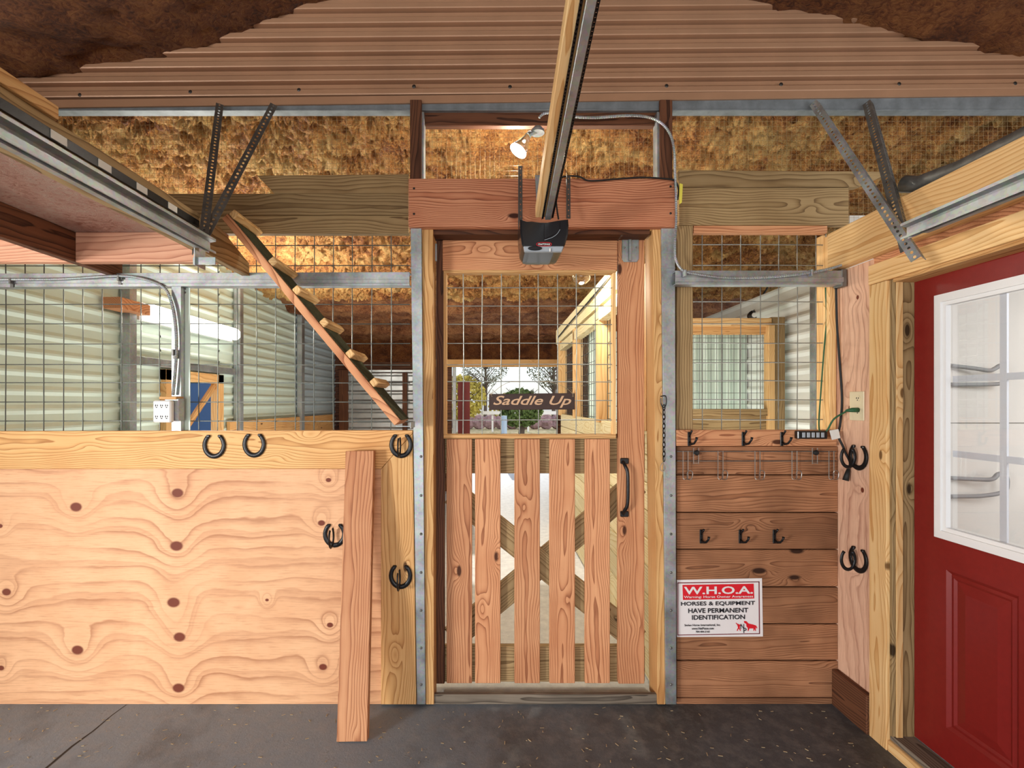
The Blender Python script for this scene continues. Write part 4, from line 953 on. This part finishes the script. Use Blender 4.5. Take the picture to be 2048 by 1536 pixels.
# right stall
XS = 2.6
struct(ribbed('wall_right_stall', (XS, .3, 0), (0, 1, 0), (0, 0, 1), (-1, 0, 0), 5.5, 2.62, .15, .018, 'white_metal'))
struct(ribbed('wall_back_stall', (.98, 2.3, 0), (0, 0, 1), (1, 0, 0), (0, -1, 0), 2.3, 1.6, .115, .016, 'pale_metal'))
t = empty('stall_window_frame', W(1470, 860, 1.6), 'yellow timber framed mesh window at back of the right stall', 'frame')
yw = 1.62
pl('post', 1543, 634, 1570, 870, yw, .10, 'pine_dark', t); pl('post', 1538, 650, 1550, 870, yw-.02, .08, 'yellow', t); pl('head', 1370, 636, 1545, 652, yw, .10, 'yellow', t); pl('head', 1370, 652, 1540, 668, yw+.03, .06, 'pine', t)
pl('sill', 1370, 818, 1540, 832, yw, .08, 'pine_dark', t); pl('sill', 1370, 832, 1545, 880, yw+.02, .04, 'pine_dark', t)
mb = MB(); wire_grid(mb, [1376+11.5*k for k in range(15)], [676+22*k for k in range(7)], yw+.05, .0022, 1372, 1540, 655, 828, 5); mb.build('mesh', 'wire', t)
tag(lumber('wall_stud', (XS-.10, 1.15, 0), (XS-.02, 1.24, 2.6), 'galv'), 'steel stud on the white wall of the right stall', 'stud')
t = empty('wall_fan_light', W(1503, 631, 2.2), 'small round black light on the right stall wall with hanging cord', 'light')
c = W(1503, 632, 2.2); MB().lathe([(.045, 0), (.05, .03), (.03, .05)], 16, Matrix.Translation(c) @ Matrix.Rotation(math.pi/2, 4, 'X')).build('lamp_head', 'black_plastic', t)
MB().lathe([(.025, .051), (.022, .054)], 14, Matrix.Translation(c) @ Matrix.Rotation(math.pi/2, 4, 'X')).build('lens', 'white_plastic', t)
MB().tube(spline([c, W(1512, 615, 2.2), W(1525, 592, 2.2), W(1535, 575, 2.2)]), .008, 6).build('cord', 'black_rubber', t)

# ------------------------------------------------------------------ outdoors beyond the far doorway
def ground():
    s = NT('grass_and_gravel', .9, 0, .1); tc = s.n('ShaderNodeTexCoord').outputs['Object']
    a = s.noise(tc, .5, 4, .6); b_ = s.noise(tc, 6, 4, .7)
    s.col(s.mix(s.mr(b_, .4, .6, 0, 1), s.ramp(a, [(.4, hexc(176, 160, 116)), (.6, hexc(120, 124, 66))]), hexc(206, 192, 160))); return s.m
M['ground'] = ground()
struct(MB().box((0, 51, -.06), (120, 80, .1)).build('floor_yard', 'ground'))
M['leaf'] = plain('green_leaves', hexc(96, 116, 66), .7, 0, .2, .4, 0, 1); M['leaf_y'] = plain('yellow_green_leaves', hexc(190, 176, 88), .7, 0, .2, .3, 0, 1); M['leaf_grey'] = plain('grey_green_leaves', hexc(110, 112, 92), .8, 0, .2, .3, 0, 1); M['bark'] = plain('grey_bark', hexc(96, 84, 76), .9, 0, .2, .3)
def tree(x, y, h, r, lab, leaf='leaf', n=1400, ls=.16, cz=.65, bare=False):
    t = empty('tree', (x, y, 0), lab, 'tree', None)
    mb = MB(); mb.tube([(x, y, -.02), (x+.1, y, h*.4), (x-.05, y, h*.75)], [.16, .11, .05], 7)
    for k in range(46 if bare else 8):
        a = random.uniform(0, 6.28); z0 = h*random.uniform(.25, .7); l = r*random.uniform(.6, 1.1)
        mb.tube([(x, y, z0), (x+math.cos(a)*l*.5, y+math.sin(a)*l*.5, z0+l*.45), (x+math.cos(a)*l, y+math.sin(a)*l, z0+l*.8)], [.04, .022, .010], 5)
    mb.build('trunk', 'bark', t)
    b = MB()
    for k in range(n):
        v = Vector((random.gauss(0, 1), random.gauss(0, 1), random.gauss(0, 1))).normalized()*r*random.uniform(.5, 1)**.5
        c = Vector((x, y, h*cz))+Vector((v.x, v.y, v.z*.9)); u1 = Vector((random.gauss(0, 1), random.gauss(0, 1), random.gauss(0, 1))).normalized()*ls; u2 = u1.cross(Vector((random.gauss(0, 1), 1, .3))).normalized()*ls*.6
        b.quad(c-u1, c-u2, c+u1, c+u2)
    b.build('foliage', leaf, t)
for k, (x, y, h, r, lab, lf, n, ls, cz) in enumerate((
    (1.3, 19, 2.4, 1.0, 'rounded dark green bush tree right of centre in the yard', 'leaf', 1500, .11, .56),
    (-1.6, 22, 3.4, 1.3, 'yellow green tree at the left of the yard view', 'leaf_y', 1500, .11, .55),
    (-.6, 34, 7.5, 1.9, 'tall thin tree far off in the middle of the doorway view', 'leaf_grey', 1500, .07, .6),
    (4.2, 30, 7.0, 1.9, 'tall thin tree far off at the right of the doorway view', 'leaf_grey', 1500, .07, .6),
    (-4.6, 28, 6.6, 1.8, 'tall thin tree far off at the left of the doorway view', 'leaf_grey', 1500, .07, .6),
    (.9, 30, 2.4, 1.2, 'low yellow bush behind the dark green bush tree', 'leaf_y', 1200, .11, .5))):
    tree(x, y, h, r, lab, lf, n, ls, cz, True)
# low stone row, pale kerb and a steel pipe outside
t = empty('stone_row', (.3, 26, 0), 'low row of purplish stones across the yard', 'stones')
M['stone'] = plain('purple_grey_stone', hexc(150, 124, 128), .85, 0, .2, .3, .5, 8)
for k in range(13):
    mb = MB(); bmesh.ops.create_icosphere(mb.b, subdivisions=2, radius=.42)
    for v in mb.b.verts: v.co = Vector((v.co.x*1.15, v.co.y*.8, v.co.z*1.1+.42))*(1+.15*noise.noise(v.co*5+Vector((k*9, 0, 0))))+Vector((-4.2+k*.68, 26+random.uniform(-.1, .1), 0))
    mb.build('stone', 'stone', t)
t = empty('rail_fence', (1, 23, 0), 'long pale rail fence running across the yard', 'fence')
lumber('rail', (-6, 23, .95), (9, 23.08, 1.13), 'white_paint', t)
for k in range(8): lumber('post', (-5.9+k*1.95, 23.09, 0), (-5.8+k*1.95, 23.19, 1.2), 'white_paint', t)
tag(MB().tube([(.3, 9.5, 0), (.3, 9.5, 1.25)], .07, 12).build('steel_pipe', 'blue_metal', None, None, True), 'blue grey steel pipe post standing just outside the doorway', 'post')

# hay bits and wood chips strewn over the concrete
mb = MB()
for k in range(420):
    x = random.uniform(-2.6, 1.7); y = -random.uniform(.03, .78)**1.0; a = random.uniform(0, 3.14); l = random.uniform(.003, .010); wd_ = random.uniform(.0008, .0022)
    u_ = Vector((math.cos(a), math.sin(a), 0))*l; v_ = Vector((-math.sin(a), math.cos(a), 0))*wd_; c_ = Vector((x, y, .0008))
    mb.poly([c_-u_-v_, c_+u_-v_, c_+u_+v_, c_-u_+v_], (0, 0, random.uniform(.0006, .002)))
M['hay'] = plain('dry_hay', hexc(176, 160, 128), .8, 0, .2, .35, 0, 2)
tag(mb.build('hay_bits', 'hay'), 'hay bits and wood chips strewn over the concrete before the gate', 'debris', None, 'stuff')
